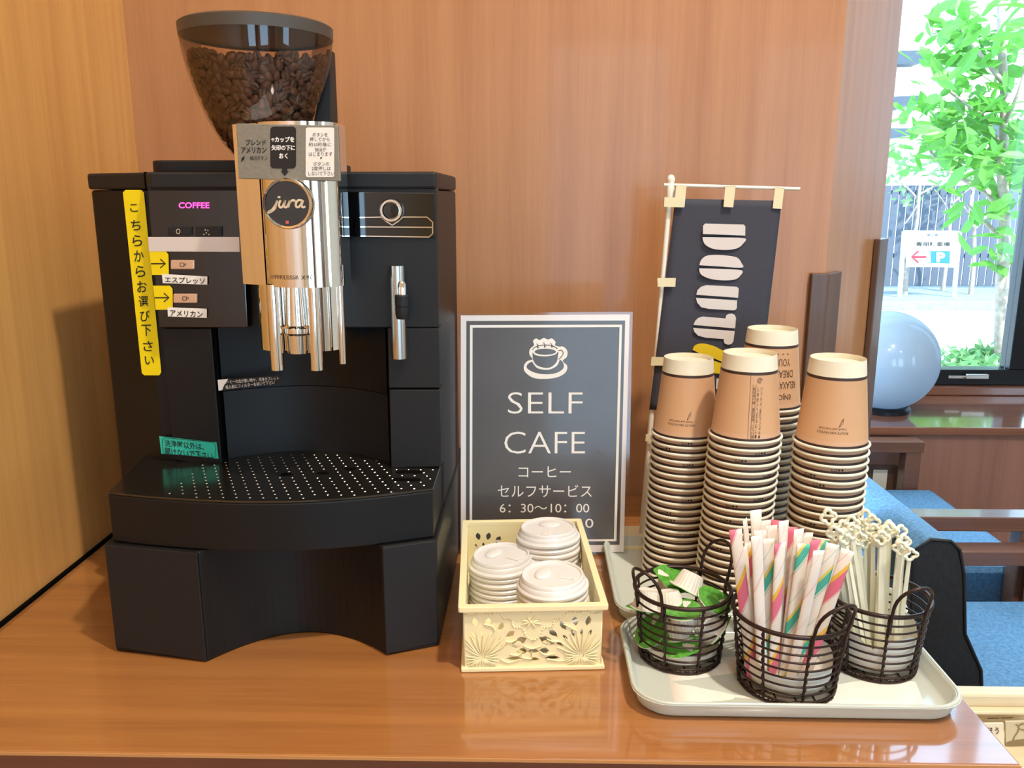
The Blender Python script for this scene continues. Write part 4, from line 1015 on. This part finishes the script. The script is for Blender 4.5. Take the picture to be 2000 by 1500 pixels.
for nm, px, py, yy, n, rot in (('stack beside the coffee machine', 980, 1083, .862, 11, 2.6), ('stack nearest the poster', 1071, 1030, .896, 14, 1.4), ('stack at the near corner of the basket', 1080, 1122, .781, 13, 2.8)):
    pt2 = W(px, py, yy); zt2 = pt2.z - .013
    n = round((zt2 - lz0) / .0064) + 1; pit = (zt2 - lz0) / (n - 1)
    for k in range(n):
        c = lid0 if not lu else copy_tree(lid_src)
        if not lu: lid_src = lid0; lu = True
        f = k / (n - 1)
        c.location = (pt2.x + rnd.uniform(-.0008, .0008) * (k < n - 1), yy + rnd.uniform(-.0008, .0008), lz0 + pit * k)
        c.rotation_euler = (rnd.uniform(-.012, .012) - .02 * f, rnd.uniform(-.012, .012) + .02 * f, rot + (0 if k == n - 1 else rnd.uniform(-.5, .5)))
        lab = 'white plastic cup lid on top of the ' + nm if k == n - 1 else ordw(n - k) + ' white lid from the top in the ' + nm
        tag(c, lab, 'cup lid', 'white cup lids in the cream basket')

# ================================================================ WIRE BASKETS
def wire_basket(label, c, rb, rt, h, ang, nup=8):
    c = Vector((c[0], c[1], C + .0032)); t = thing('wire_basket', label, 'basket', c, 'bronze wire baskets')
    def rad(z): return rb + (rt - rb) * z / h
    def pt(a, z, e=0.): return c + Vector(((rad(z) + e) * math.cos(a), (rad(z) + e) * math.sin(a), z))
    ring = lambda z, e=0., n=56: [pt(2 * math.pi * i / n, z, e) for i in range(n)]
    obj('top_rim', tube(nb(), ring(h), .0021, 10, closed=True), M['wire'], t, smooth=180)
    base = nb(); tube(base, ring(.0016), .0013, 8, closed=True); tube(base, ring(.0062, .0004), .0011, 8, closed=True)
    tube(base, [pt(2 * math.pi * i / 64, .0018 if i % 2 else .006, .0006) for i in range(64)], .0008, 6, closed=True)
    obj('base_ring', base, M['wire'], t, smooth=180)
    fl = nb()
    for i in range(5):
        x = -.8 + .4 * i; hw = rb * math.sqrt(max(0, 1 - x * x))
        tube(fl, [c + Vector((x * rb, -hw, .001)), c + Vector((x * rb, hw, .001))], .0008, 6); tube(fl, [c + Vector((-hw, x * rb, .001)), c + Vector((hw, x * rb, .001))], .0008, 6)
    obj('base_mesh', fl, M['wire'], t, smooth=180)
    for k in range(1, 8):
        z = .006 + (h - .006) * k / 8.2
        obj('hoop', tube(nb(), ring(z), .0010, 6, closed=True), M['wire'], t, smooth=180)
    for k in range(nup):
        a = ang + 2 * math.pi * k / nup
        u = nb(); n_ = 46
        tube(u, [pt(a + .018 * math.sin(i * 1.15), .002 + (h - .002) * i / n_, .0009 + .0007 * math.cos(i * 1.15)) for i in range(n_ + 1)], .0010, 6)
        tube(u, [pt(a, .001), pt(a, h * .5), pt(a, h)], .0012, 6)
        obj('upright', u, M['wire'], t, smooth=180)
    for s in (0, 1):
        a = ang + R(22) + math.pi * s; da = .36
        hpnts = [pt(a - da, h - .016, .0018)] + [pt(a + da * math.cos(math.pi * (1 - i / 14)), h + .034 * math.sin(math.pi * i / 14) ** .7, .0018 + .007 * math.sin(math.pi * i / 14)) for i in range(15)] + [pt(a + da, h - .016, .0018)]
        obj('handle', tube(nb(), hpnts, .0016, 8), M['wire'], t, smooth=180)
    return t, c
b1c = G(1322, 1272); b1c = (W(1327, 1272, .762).x, .762)
b2c = (W(1535, 1320, .715).x, .715)
b3c = (W(1703, 1285, .752).x, .752)
wire_basket('bronze wire basket of coffee creamers beside the cream lid basket', b1c, .0390, .0462, .0715, R(15))
wire_basket('bronze wire basket of striped paper straws nearest the tray edge', b2c, .0430, .0518, .0735, R(-88))
wire_basket('bronze wire basket of clover-topped stirrers beside the armchair', b3c, .0390, .0465, .0715, R(-100))
# napkin sheets
def sheet(label, pts, z, th=.0012, wave=.0008):
    b_ = nb(); n = 12; rows_ = []
    for j in range(n + 1):
        r_ = []
        for i in range(n + 1):
            s, t = i / n, j / n
            p = (pts[0] * (1 - s) + pts[1] * s) * (1 - t) + (pts[3] * (1 - s) + pts[2] * s) * t
            r_.append(b_.verts.new((p.x, p.y, z + wave * (math.sin(7 * s + 3 * t) + math.sin(9 * t)) * .5 + wave)))
        rows_.append(r_)
    for j in range(n):
        for i in range(n): b_.faces.new((rows_[j][i], rows_[j][i + 1], rows_[j + 1][i + 1], rows_[j + 1][i]))
    o = obj('paper_napkin', b_, M['napkin'], None, smooth=180, base=True)
    m_ = o.modifiers.new('thickness', 'SOLIDIFY'); m_.thickness = th
    return tag(o, label, 'napkin')
sheet('white paper napkin spread flat on the tray under the wire baskets', [G(1300, 1290, TZ), G(1760, 1262, TZ), G(1806, 1376, TZ), G(1316, 1374, TZ)], TZ - .0005, .0006, .0003)
def liner(label, c, r, h, seed):
    b_ = nb(); rn = random.Random(seed); n = 28; rings = []
    for k, (rr, z) in enumerate(((.02, .0045), (.8, .0045), (.93, .012), (.95, .5), (.95, 1))):
        ring = []
        for i in range(n):
            a = 2 * math.pi * i / n
            zz = z if k < 3 else h * (z if k == 3 else .78 + .34 * abs(math.sin(2 * a + seed)) + .04 * rn.random())
            q = r * rr * (1 - (.05 * rn.random() if k > 1 else 0)) + (.12 * r * zz / .07 if k > 2 else 0)
            ring.append((c[0] + q * math.cos(a), c[1] + q * math.sin(a), C + .0032 + (zz if k > 2 else z)))
        rings.append(ring)
    loft(b_, rings, caps=False)
    o = obj('paper_napkin', b_, M['napkin'], None, smooth=60, base=True); return tag(o, label, 'napkin')
liner('white folded napkin lining the basket of coffee creamers', b1c, .0385, .018, 2)
liner('white folded napkin lining the basket of striped straws', b2c, .041, .030, 1)
liner('white folded napkin lining the basket of stirrers', b3c, .038, .040, 4)

# creamer portions
def creamer_proto():
    t = thing('creamer_cup', 'x', 'creamer')
    rf = lambda a, z: 1 + (.035 * math.cos(24 * a) if .0015 < z < .0185 else 0)
    obj('ribbed_cup', lathe(nb(), [(.0001, .0008), (.0105, .0008), (.0118, 0), (.0128, .002), (.0162, .018), (.0166, .019), (.0205, .0192), (.0207, .0202), (.0001, .0203)], (0, 0, 0), 104, rfun=rf), M['creamer'], t, smooth=50)
    me = flat([[tuple(p) for p in curvepts([(-.0205, 0), (-.0145, .0145), (0, .0205), (.0145, .0150), (.0235, .005), (.0265, 0), (.0235, -.005), (.0145, -.0150), (0, -.0205), (-.0145, -.0145), (-.0205, 0)], 4)[:-1]]], .0006)
    mapped(me, lambda x, y, z: Vector((x, y, z + .0207 - .0012 * max(0, x - .018) / .008)))
    o = bpy.data.objects.new('foil_lid', me); COL.objects.link(o); o.parent = t; me.materials.append(M['foil'])
    return t
cr0 = creamer_proto(); cu_ = False
for px, py, yy, ax, spin, lab in (
    (1346, 1138, .772, (-.42, -.25, -.87), 0, 'white ribbed creamer cup lying upside down on top of the creamers'),
    (1306, 1174, .752, (.10, -.28, -.95), 1, 'white ribbed upside-down creamer cup below the topmost one'),
    (1266, 1172, .757, (-.10, -.22, -.97), 2, 'white ribbed upside-down creamer cup at the basket side nearest the cream basket'),
    (1310, 1139, .797, (.35, -.35, .85), 3, 'creamer cup with green foil lid half hidden behind the topmost creamer'),
    (1388, 1182, .757, (.38, -.30, .88), .3, 'creamer cup with wide green foil lid beside the straw basket'),
    (1336, 1206, .733, (-.12, -.05, 1), 1.2, 'creamer cup with green foil lid under the white ribbed pair'),
    (1328, 1228, .748, (.22, -.25, -.93), 2.2, 'white ribbed creamer cup in the middle of the pile behind the wires'),
    (1386, 1226, .744, (.75, -.2, -.6), 2.8, 'white creamer cup lying on its side under the wide green lid'),
    (1326, 1262, .737, (-.32, -.42, .85), 5.6, 'creamer cup with bright green foil lid lowest against the wires'),
    (1278, 1240, .757, (-.65, -.35, .67), .8, 'creamer cup with dark green foil lid on edge near basket side')):
    c = cr0 if not cu_ else copy_tree(cr_src)
    if not cu_: cr_src = cr0; cu_ = True
    q = Vector((0, 0, 1)).rotation_difference(Vector(ax).normalized()) @ Quaternion((0, 0, 1), spin)
    c.rotation_mode = 'QUATERNION'; c.rotation_quaternion = q
    c.scale = (.86, .86, .86); c.location = W(px, py, yy) - q @ Vector((0, 0, .010))
    tag(c, lab, 'creamer', 'coffee creamers in the wire basket')

# paper-wrapped straws
def straw_mesh(L, w=.0105, th=.0042):
    b_ = nb(); rings = []
    for z, k in ((0, .08), (.006, .12), (.012, .9), (.03, 1), (L * .5, 1), (L - .03, 1), (L - .012, .9), (L - .006, .12), (L, .08)):
        rings.append([(w / 2 * math.cos(2 * math.pi * i / 14) * (1.0 if k > .5 else 1.08), th / 2 * k * math.sin(2 * math.pi * i / 14), z) for i in range(14)])
    loft(b_, rings); bmesh.ops.recalc_face_normals(b_, faces=b_.faces)
    me = bpy.data.meshes.new('paper_straw'); b_.to_mesh(me); b_.free(); me.polygons.foreach_set('use_smooth', [True] * len(me.polygons)); return me
straw_tops = [(1436, 1034, 'pink', .700), (1455, 1014, 'white', .728), (1476, 996, 'white', .733), (1484, 1036, 'pink', .712), (1478, 1046, 'white', .690), (1495, 1016, 'green', .735), (1507, 1026, 'white', .722), (1519, 1016, 'pink', .730),
    (1531, 1017, 'white', .712), (1546, 1029, 'pink', .722), (1561, 1033, 'white', .707), (1578, 1040, 'pink', .728), (1594, 1054, 'pink', .706), (1608, 1055, 'green', .722), (1627, 1062, 'green', .702), (1641, 1058, 'white', .728), (1656, 1074, 'pink', .695),
    (1466, 1060, 'pink', .722), (1500, 1052, 'green', .702), (1524, 1060, 'pink', .694), (1600, 1075, 'white', .690), (1570, 1062, 'green', .700), (1452, 1068, 'white', .712), (1538, 1045, 'white', .738)]
protos = {}; count = {}
for px, py, kd, yy in sorted(straw_tops):
    top = W(px, py, yy)
    bxp = 1464 + (px - 1434) / (1657 - 1434) * 118
    by = .712 + (yy - .712) * .6
    zb_ = C + .0095; 
    # base of the straw, kept inside the basket
    bpt = W(bxp, 1290, by); s = (zb_ - top.z) / (bpt.z - top.z); bot = top + (bpt - top) * s
    off = Vector((bot.x - b2c[0], bot.y - b2c[1])); 
    if off.length > .034: off *= .034 / off.length; bot.x, bot.y = b2c[0] + off.x, b2c[1] + off.y
    L = (top - bot).length
    key = kd
    if key not in protos:
        me = straw_mesh(.168); me.materials.append(M['straw_' + kd]); o = bpy.data.objects.new('paper_straw', me); protos[key] = o
    else: o = protos[key].copy()
    COL.objects.link(o)
    ax = (top - bot).normalized(); q = Vector((0, 0, 1)).rotation_difference(ax) @ Quaternion((0, 0, 1), rnd.uniform(-.45, .45) + (.6 if kd == 'white' else 0))
    o.rotation_mode = 'QUATERNION'; o.rotation_quaternion = q; o.location = bot; o.scale = (1, 1, L / .168)
    count[kd] = count.get(kd, 0) + 1
    cn = {'pink': 'pink and yellow striped', 'green': 'teal and yellow striped', 'white': 'mostly white'}[kd]
    tag(o, '%s paper-wrapped straw, %s such from the left' % (cn, ordw(count[kd])), 'straw', 'paper straws in the wire basket')

# clover stirrers
def stirrer_proto():
    t = thing('stirrer', 'x', 'stirrer')
    b_ = nb(); loft(b_, [[(-.0024, -.0006, 0), (.0024, -.0006, 0), (.0024, .0006, 0), (-.0024, .0006, 0)], [(-.0017, -.0006, .128), (.0017, -.0006, .128), (.0017, .0006, .128), (-.0017, .0006, .128)]])
    obj('shaft', b_, M['stirrer'], t)
    h_ = nb(); cz = .1345
    pts = []
    n = 64
    for i in range(n):
        a = 2 * math.pi * i / n; r = .0043 + .0024 * abs(math.cos(2 * a)) ** 1.2
        pts.append((r * math.cos(a), 0, cz + r * math.sin(a)))
    tube(h_, pts, .0017, 8, closed=True)
    for i in range(4):
        a = math.pi / 2 * i; lathe(h_, [(.0001, -.0009), (.0016, -.0009), (.0016, .0009), (.0001, .0009)], (.0062 * math.cos(a), 0, cz + .0062 * math.sin(a)), 10, (0, 1, 0)) if False else None
    obj('clover_loop', h_, M['stirrer'], t, smooth=180)
    return t
sp0 = stirrer_proto(); su = False
stops_ = [(1618, 1010, .735), (1691, 1010, .765), (1703, 1020, .755), (1706, 1037, .742), (1735, 1031, .750), (1758, 1039, .752), (1765, 1060, .742), (1777, 1083, .735), (1630, 1042, .728), (1645, 1031, .745), (1663, 1022, .752), (1676, 1051, .735), (1651, 1049, .728)]
r2 = random.Random(11)
while len(stops_) < 36:
    u = r2.uniform(0, 1); px = 1640 + 125 * u; py = 1030 + 34 * r2.random() + max(0, (px - 1735)) * .5
    stops_.append((px, py, r2.uniform(.725, .785)))
for k, (px, py, yy) in enumerate(sorted(stops_)):
    top = W(px, py, yy)
    u = (px - 1618) / (1777 - 1618)
    bot = Vector((b3c[0] - .021 + .040 * u + r2.uniform(-.004, .004), b3c[1] + (yy - .75) * .55 + r2.uniform(-.006, .006), C + .0095))
    c = sp0 if not su else copy_tree(sp_src)
    if not su: sp_src = sp0; su = True
    ax = (top - bot); L = ax.length; q = Vector((0, 0, 1)).rotation_difference(ax.normalized()) @ Quaternion((0, 0, 1), r2.uniform(-.5, .5))
    c.rotation_mode = 'QUATERNION'; c.rotation_quaternion = q; c.location = bot; c.scale = (1, 1, 1) if abs(L / .1345 - 1) < .001 else (1, 1, L / .1345)
    tag(c, 'cream plastic stirrer with a clover-shaped loop, %s from the left in its basket' % ordw(k + 1), 'stirrer', 'clover stirrers in the wire basket')

# ================================================================ RIGHT SIDE: LAMP, CHAIRS, STAND
gy = 2.74
gc = W(1730, 708, gy); gr = (W(1828, 708, gy).x - gc.x)
gl = thing('globe_lamp', 'pale round glass globe lamp on the window sill', 'lamp', (gc.x, gy, ZS))
gb = nb(); bmesh.ops.create_uvsphere(gb, u_segments=48, v_segments=28, radius=gr); bmesh.ops.translate(gb, verts=gb.verts, vec=Vector((gc.x, gy, max(gc.z, ZS + gr + .004))))
obj('glass_globe', gb, M['globe'], gl, smooth=180)
obj('lamp_base', lathe(nb(), [(.0001, ZS + .0005), (gr * .55, ZS + .0005), (gr * .55, ZS + .012), (gr * .5, ZS + .02), (.0001, ZS + .02)], (gc.x, gy, 0), 40), M['alu'], gl, smooth=40)

def armchair(label, origin, yaw, wid, dep, zs, za, ztop, back_lean, bt=.10, armout=0.):
    """origin: middle of the rear edge on the floor; local x = forward, y = left (away from the viewer)"""
    t = thing('armchair', label, 'armchair', (0, 0, 0), 'blue armchairs by the window')
    hw = wid / 2
    bk = nb(); rings = []
    for s in range(9):
        y = -hw + .03 + (wid - .06) * s / 8
        rings.append([(.0 + back_lean, y, zs - .16), (bt + .02 + back_lean * 1.3, y, zs - .16), (bt + .02 + back_lean * .5, y, zs + .1), (bt + back_lean * .2, y, (zs + ztop) / 2), (bt - .004, y, ztop - .06), (bt - .016, y, ztop - .018), (bt * .68, y, ztop - .003), (bt * .35, y, ztop), (.01, y, ztop - .02), (back_lean * .4, y, (zs + ztop) / 2)])
    loft(bk, rings)
    bo = obj('backrest', bk, M['blue'], t, bevel=.006)
    y = -hw + .029
    for q in (y, -y):
        obj('side_fabric', loft(nb(), [[(p[0], q, p[2]) for p in rings[0]], [(p[0], q + math.copysign(.002, q), p[2]) for p in rings[0]]]), M['navy'], bo)
    pip = nb(); tube(pip, [(p[0], y - .002, p[2]) for p in rings[0]], .003, 6, closed=True); obj('piping', pip, M['piping'], bo, smooth=180)
    seat = nb(); box(seat, (back_lean + bt * .6, -hw - armout + .03, zs - .11), (dep, hw + armout - .03, zs)); obj('seat_cushion', seat, M['blue'], t, bevel=.02)
    obj('seat_base', bx((back_lean, -hw + .01, zs - .19), (dep - .03, hw - .01, zs - .115)), M['navy'], t, bevel=.006)
    for s in (-1, 1):
        y = s * (hw + armout); ar_ = nb(); box(ar_, (.08, y - .028, za - .035), (dep - .035, y + .028, za)); arm = obj('armrest', ar_, M['arm_wood'], t, bevel=.003)
        lg = nb(); box(lg, (dep - .085, y - .024, 0), (dep - .04, y + .024, za - .034)); obj('leg', lg, M['arm_wood'], t, bevel=.003)
        lg = nb(); box(lg, (.06, y - .024, 0), (.105, y + .024, za - .034)); obj('leg', lg, M['arm_wood'], t, bevel=.003)
    t.rotation_euler = (0, 0, yaw); t.location = origin
    return t
# chair nearest the counter: top corner of its near side at pixel (1876, 1052)
zA = .755
nA = G(1876, 1052, zA)
yawA = R(1.5)
fwd = Vector((math.cos(yawA), math.sin(yawA), 0)); lat = Vector((-math.sin(yawA), math.cos(yawA), 0))
widA = .43
oA = Vector((nA.x, nA.y, 0)) - fwd * .085 + lat * (widA / 2 - .03)
armchair('blue and navy upholstered armchair standing against the counter end', oA, yawA, widA, .62, .42, .53, nA.z, .05, .10, .085)
pB = W(1805, 862, 2.45)
armchair('blue armchair with wooden arms farther off, below the window sill', Vector((pB.x - .50, 2.165, 0)), 0, .61, .535, .44, pB.z, pB.z + .06, .03, .09)

# pale wooden leaflet stand with two cards, beyond the counter end
ys_ = .80
sl = W(1880, 1357, ys_); stx0 = .432
ps = thing('leaflet_stand', 'pale wooden leaflet stand beyond the counter end', 'display stand', (.6, ys_, 0))
zt_ = sl.z
obj('stand_back', bx((stx0, ys_, 0), (.86, ys_ + .018, zt_)), M['pale_wood'], ps, bevel=.002)
zc1 = W(1930, 1408, ys_ - .02).z
obj('header_board', bx((stx0, ys_ - .012, zc1), (.86, ys_ - .001, zt_ - .012)), M['pale_wood'], ps, bevel=.002)
obj('shelf', bx((stx0, ys_ - .10, W(1950, 1482, ys_ - .05).z - .012), (.86, ys_ - .001, W(1950, 1482, ys_ - .05).z)), M['pale_wood'], ps, bevel=.002)
for sx in (stx0, .85): obj('stand_side', bx((sx - .012, ys_ - .10, 0), (sx, ys_ + .018, zt_ - .03)), M['pale_wood'], ps, bevel=.002)
lettering('board_print', [('――― ―――', (1928, 1402), (1978, 1401), (1928, 1404), {})], Y(ys_ - .0125), M['ink_brown'], ps)
zsf = W(1950, 1482, ys_ - .05).z
def card(label, quad, yy, m_):
    t = thing('leaflet_card', label, 'card', W((quad[0][0] + quad[1][0]) / 2, quad[2][1], yy))
    obj('card_sheet', plate(nb(), [W(a, b, yy) for a, b in quad], (0, .002, 0)), m_, t); return t
M['card'] = mat('card_stock', '#E6DAC0', .6); M['card_img'] = mat('card_picture_ground', '#CBBE9C', .6); M['sketch'] = mat('sketch_ink', '#8A744E', .7)
c1 = card('cream lettered card on the pale wooden leaflet stand', [(1906, 1414), (1960, 1413), (1963, 1480), (1908, 1481)], ys_ - .03, M['card'])
lettering('card_print', [('う', (1943, 1421), (1951, 1421), (1943, 1434), dict(bold=.02)), ('ほ', (1930, 1421), (1939, 1421), (1930, 1434), dict(bold=.02))], Y(ys_ - .0305), M['ink_brown'], c1)
c2 = card('tan card with a brown line sketch on the leaflet stand', [(1964, 1410), (2040, 1408), (2044, 1478), (1965, 1480)], ys_ - .03, M['card_img'])
link_mesh('card_sketch', strokes([curvepts([(1984, 1415), (1990, 1420), (1988, 1430), (1981, 1440), (1980, 1452), (1990, 1456)]), curvepts([(1990, 1418), (1998, 1414), (2010, 1418), (2014, 1430)]), curvepts([(1992, 1424), (1998, 1426), (2004, 1424)])], 2.2, Y(ys_ - .0306)), M['sketch'], c2)
link_mesh('card_ground', pxshape([[(1966, 1450), (1980, 1446), (2042, 1440), (2043, 1454), (1966, 1459)]], Y(ys_ - .0305)), M['sketch'], c2)

# wall outlet below the sill
op = W(1716, 935, 2.535)
ot = thing('wall_outlet', 'ivory electric outlet in a dark plate on the panel below the sill', 'outlet', (op.x, 2.54, op.z))
obj('cover_plate', bx((op.x - .055, 2.528, op.z - .045), (op.x + .055, 2.5395, op.z + .045)), M['dark_wood'], ot, bevel=.002)
obj('socket_insert', bx((op.x - .022, 2.525, op.z - .032), (op.x + .022, 2.5278, op.z + .032)), M['outlet'], ot, bevel=.001)

# ================================================================ OUTSIDE
ZG = 0.0
struct('ground_outside', bx((-6, YW + .12, ZG - .1), (22, 40, ZG)), M['asphalt'])
yk = G(1850, 606, ZG).y
struct('kerb_outside', bx((-2, yk, ZG), (14, yk + .25, W(1850, 590, yk).z)), M['concrete'], bevel=.01)
struct('planting_bed_outside', bx((-2, yk + .25, ZG), (14, yk + 2.0, ZG + .10)), M['concrete'])
yfn = yk + 1.6
zf_t = W(1800, 362, yfn).z
fn = thing('slat_fence', 'dark vertical slat fence behind the parking sign', 'fence', (4, yfn, ZG))
sl_ = nb(); x = 1.0
while x < 11: box(sl_, (x, yfn, ZG + .12), (x + .090, yfn + .02, zf_t)); x += .105
obj('slat_panel', sl_, M['fence'], fn)
rl = nb(); 
for z in (.5, zf_t - .12): box(rl, (1.0, yfn + .02, z), (11, yfn + .06, z + .06))
obj('rail', rl, M['fence'], fn)
obj('low_wall', bx((1, yfn - .04, ZG), (11, yfn + .16, W(1800, 575, yfn).z)), M['concrete'], fn)
ysn = yk + .45
sg = thing('parking_sign', 'white parking sign on two pale posts in front of the fence', 'sign', (W(1818, 590, ysn).x, ysn, ZG))
sb = obj('sign_board', plate(nb(), [W(a, b, ysn) for a, b in ((1768, 450), (1869, 451), (1864, 522), (1771, 521))], (0, .02, 0)), M['sign_white'], sg)
sh = Y(ysn - .004)
lettering('sign_print', [('専用駐車場', (1789, 472), (1856, 472), (1789, 482), dict(bold=.03))], Y(ysn - .010), M['ink'], sb)
link_mesh('sign_dots', join_meshes('sign_dots', [pxshape([ell(1814, 459, 3.5, 2.5, 12)], sh), pxshape([ell(1829, 459, 3.5, 2.5, 12)], sh), pxshape([[(1819, 458), (1824, 458), (1824, 460), (1819, 460)]], sh)]), M['fence'], sb)
link_mesh('sign_arrow', strokes([[(1781, 502), (1810, 502)], [(1794, 490), (1781, 502), (1794, 513)]], 4.4, Y(ysn - .012)), M['sign_red'], sb)
link_mesh('sign_square', pxshape([[(1817, 490), (1856, 490), (1855, 515), (1818, 514)]], sh), M['sign_blue'], sb)
lettering('sign_letter', [('P', (1829, 493), (1846, 493), (1829, 512), dict(bold=.05))], Y(ysn - .010), M['sign_white'], sb)
for a, b in (((1766, 452), (1756, 590)), ((1874, 452), (1862, 590))):
    obj('post', tube(nb(), [W(*a, ysn + .03), Vector((W(*b, ysn + .03).x, ysn + .03, ZG + .05))], .028, 10), M['pole_blue'], sg, smooth=40)
# trees
def leafcloud(bm, pts, size, rn, per, spread):
    for p in pts:
        for _ in range(per):
            c = Vector(p) + Vector((rn.gauss(0, spread), rn.gauss(0, spread), rn.gauss(0, spread * .8)))
            q = Quaternion((rn.gauss(0, 1), rn.gauss(0, 1), rn.gauss(0, 1) + .01), rn.uniform(0, 6.28))
            s = size * rn.uniform(.6, 1.25)
            P = [(-s, 0, 0), (-.35 * s, .42 * s, .08 * s), (.35 * s, .36 * s, .08 * s), (s, 0, -.06 * s), (.35 * s, -.36 * s, .08 * s), (-.35 * s, -.42 * s, .08 * s)]
            m_ = [(-.35 * s, 0, 0), (.35 * s, 0, 0)]
            v = [bm.verts.new(c + q @ Vector(x)) for x in P]; w = [bm.verts.new(c + q @ Vector(x)) for x in m_]
            for f in ((v[0], v[1], w[0]), (v[1], v[2], w[1], w[0]), (v[2], v[3], w[1]), (v[3], v[4], w[1]), (v[4], v[5], w[0], w[1]), (v[5], v[0], w[0])): bm.faces.new(f)
def tree(name, label, yy, trunk, branches, leafpts, size, per, spread, m_, seed, r0=.05, dr=1.):
    base = W(*trunk[0], yy); rn = random.Random(seed)
    t = thing(name, label, 'tree', (base.x, yy, ZG), 'young trees beyond the window')
    pts = [W(px, py, yy + .05 * i * (-1) ** i * .3) for i, (px, py) in enumerate(trunk)]; pts[0].z = ZG - .02
    obj('trunk', tube(nb(), curvepts(pts, 4), [r0 * (1 - .6 * i / (4 * (len(pts) - 1))) for i in range(4 * (len(pts) - 1) + 1)], 8), M['bark'], t, smooth=180)
    for br in branches:
        bp_ = curvepts([W(px, py, yy + dr * rn.uniform(-.15, .15)) for px, py in br], 4)
        obj('branch', tube(nb(), bp_, [r0 * .42 * (1 - .7 * i / len(bp_)) for i in range(len(bp_))], 6), M['bark'], t, smooth=180)
    lf_ = nb(); leafcloud(lf_, [W(px, py, yy + dr * rn.uniform(-.5, .4)) for px, py in leafpts], size, rn, per, spread)
    obj('foliage', lf_, m_, t)
    return t
rn0 = random.Random(5)
lp_ = [(1900 + rn0.uniform(-40, 130), rn0.uniform(20, 330)) for _ in range(46)] + [(1978 + rn0.uniform(-30, 60), rn0.uniform(300, 520)) for _ in range(14)] + [(1830 + rn0.uniform(-30, 60), rn0.uniform(170, 320)) for _ in range(12)] + [(1790, 240), (1800, 265), (1912, 446), (1850, 60), (1870, 30), (1935, 410), (1840, 130)]
tree('leafy_tree', 'bright green leafy tree close outside the window', 6.6, [(1964, 640), (1957, 560), (1962, 450), (1958, 330), (1963, 200), (1955, 60), (1960, -80)], [[(1958, 420), (1930, 380), (1880, 350), (1840, 325), (1815, 290), (1812, 250)], [(1960, 300), (1920, 230), (1870, 190), (1830, 160)], [(1962, 240), (1990, 180), (2010, 100)], [(1958, 160), (1910, 100), (1865, 40)], [(1960, 470), (1930, 440), (1890, 400)]], lp_, .095, 9, .14, M['leaf'], 2, .055)
tree('bare_tree', 'slender pale-barked tree behind the post of the parking sign', ysn + .32, [(1767, 590), (1772, 520), (1790, 440), (1795, 380), (1800, 340)], [[(1794, 390), (1770, 365), (1745, 350)], [(1796, 380), (1830, 360), (1850, 350)], [(1793, 400), (1780, 420), (1765, 440)]], [(1740, 340), (1760, 330), (1790, 325), (1765, 390), (1830, 345), (1735, 300), (1750, 285), (1770, 310)], .055, 16, .09, M['leaf_pale'], 3, .035, .2)
tree('bare_tree', 'slender pale-barked tree rising under the parking sign', ysn + .80, [(1838, 590), (1845, 540), (1850, 500), (1855, 430), (1860, 380)], [[(1857, 420), (1840, 390), (1825, 370)], [(1858, 400), (1885, 375), (1905, 360)]], [(1850, 340), (1870, 330), (1830, 320), (1900, 345), (1880, 310), (1860, 300)], .055, 16, .07, M['leaf_pale'], 4, .032, .15)
tree('bare_tree', 'slender pale-barked tree between the parking sign and leafy tree', ysn + .36, [(1893, 588), (1900, 540), (1903, 460), (1898, 400), (1905, 350)], [[(1902, 430), (1880, 400), (1870, 385)], [(1902, 450), (1930, 420), (1945, 410)]], [(1900, 320), (1920, 310), (1890, 300), (1940, 340), (1930, 300), (1910, 280)], .055, 16, .09, M['leaf_pale'], 6, .034, .2)
sb_ = nb(); rn1 = random.Random(8)
leafcloud(sb_, [G(1850 + rn1.uniform(0, 170), 692 + rn1.uniform(0, 50), ZG + .05) for _ in range(90)], .05, rn1, 14, .05)
tag(obj('groundcover_leaves', sb_, M['leaf_pale'], None, base=True), 'low leafy ground cover outside below the window frame', 'plants', kind='stuff')
# neighbouring house
yh = 17.0
hs = thing('neighbour_house', 'white house with stepped grey tiled roofs beyond the fence', 'house', (W(1800, 400, yh).x, yh, ZG))
hx_0, hx_1 = W(1640, 200, yh).x, W(1960, 200, yh).x
obj('house_wall', bx((hx_0, yh, ZG), (hx_1, yh + 4, W(1800, 130, yh).z)), M['house'], hs)
def roofpart(q, dy, y0_):
    b_ = nb(); plate(b_, [W(a, b, y0_) for a, b in q], (0, dy, 0)); return obj('roof', b_, M['roof'], hs)
roofpart([(1700, 100), (1800, 98), (1812, 108), (1798, 124), (1700, 126)], 4.4, yh - .4)
roofpart([(1700, 190), (1800, 186), (1806, 192), (1790, 205), (1700, 214)], 1.0, yh - 1.0)
roofpart([(1700, 250), (1790, 250), (1800, 262), (1700, 276)], 1.4, yh - 1.4)
roofpart([(1880, 255), (1960, 230), (1990, 268), (1915, 282)], 2, yh - 1.6)
for q in ((1824, 115, 1838, 160), (1845, 130, 1868, 165)):
    b_ = nb(); plate(b_, [W(q[0], q[1], yh - .03), W(q[2], q[1], yh - .03), W(q[2], q[3], yh - .03), W(q[0], q[3], yh - .03)], (0, .05, 0)); obj('window_shutter', b_, M['concrete'], hs)
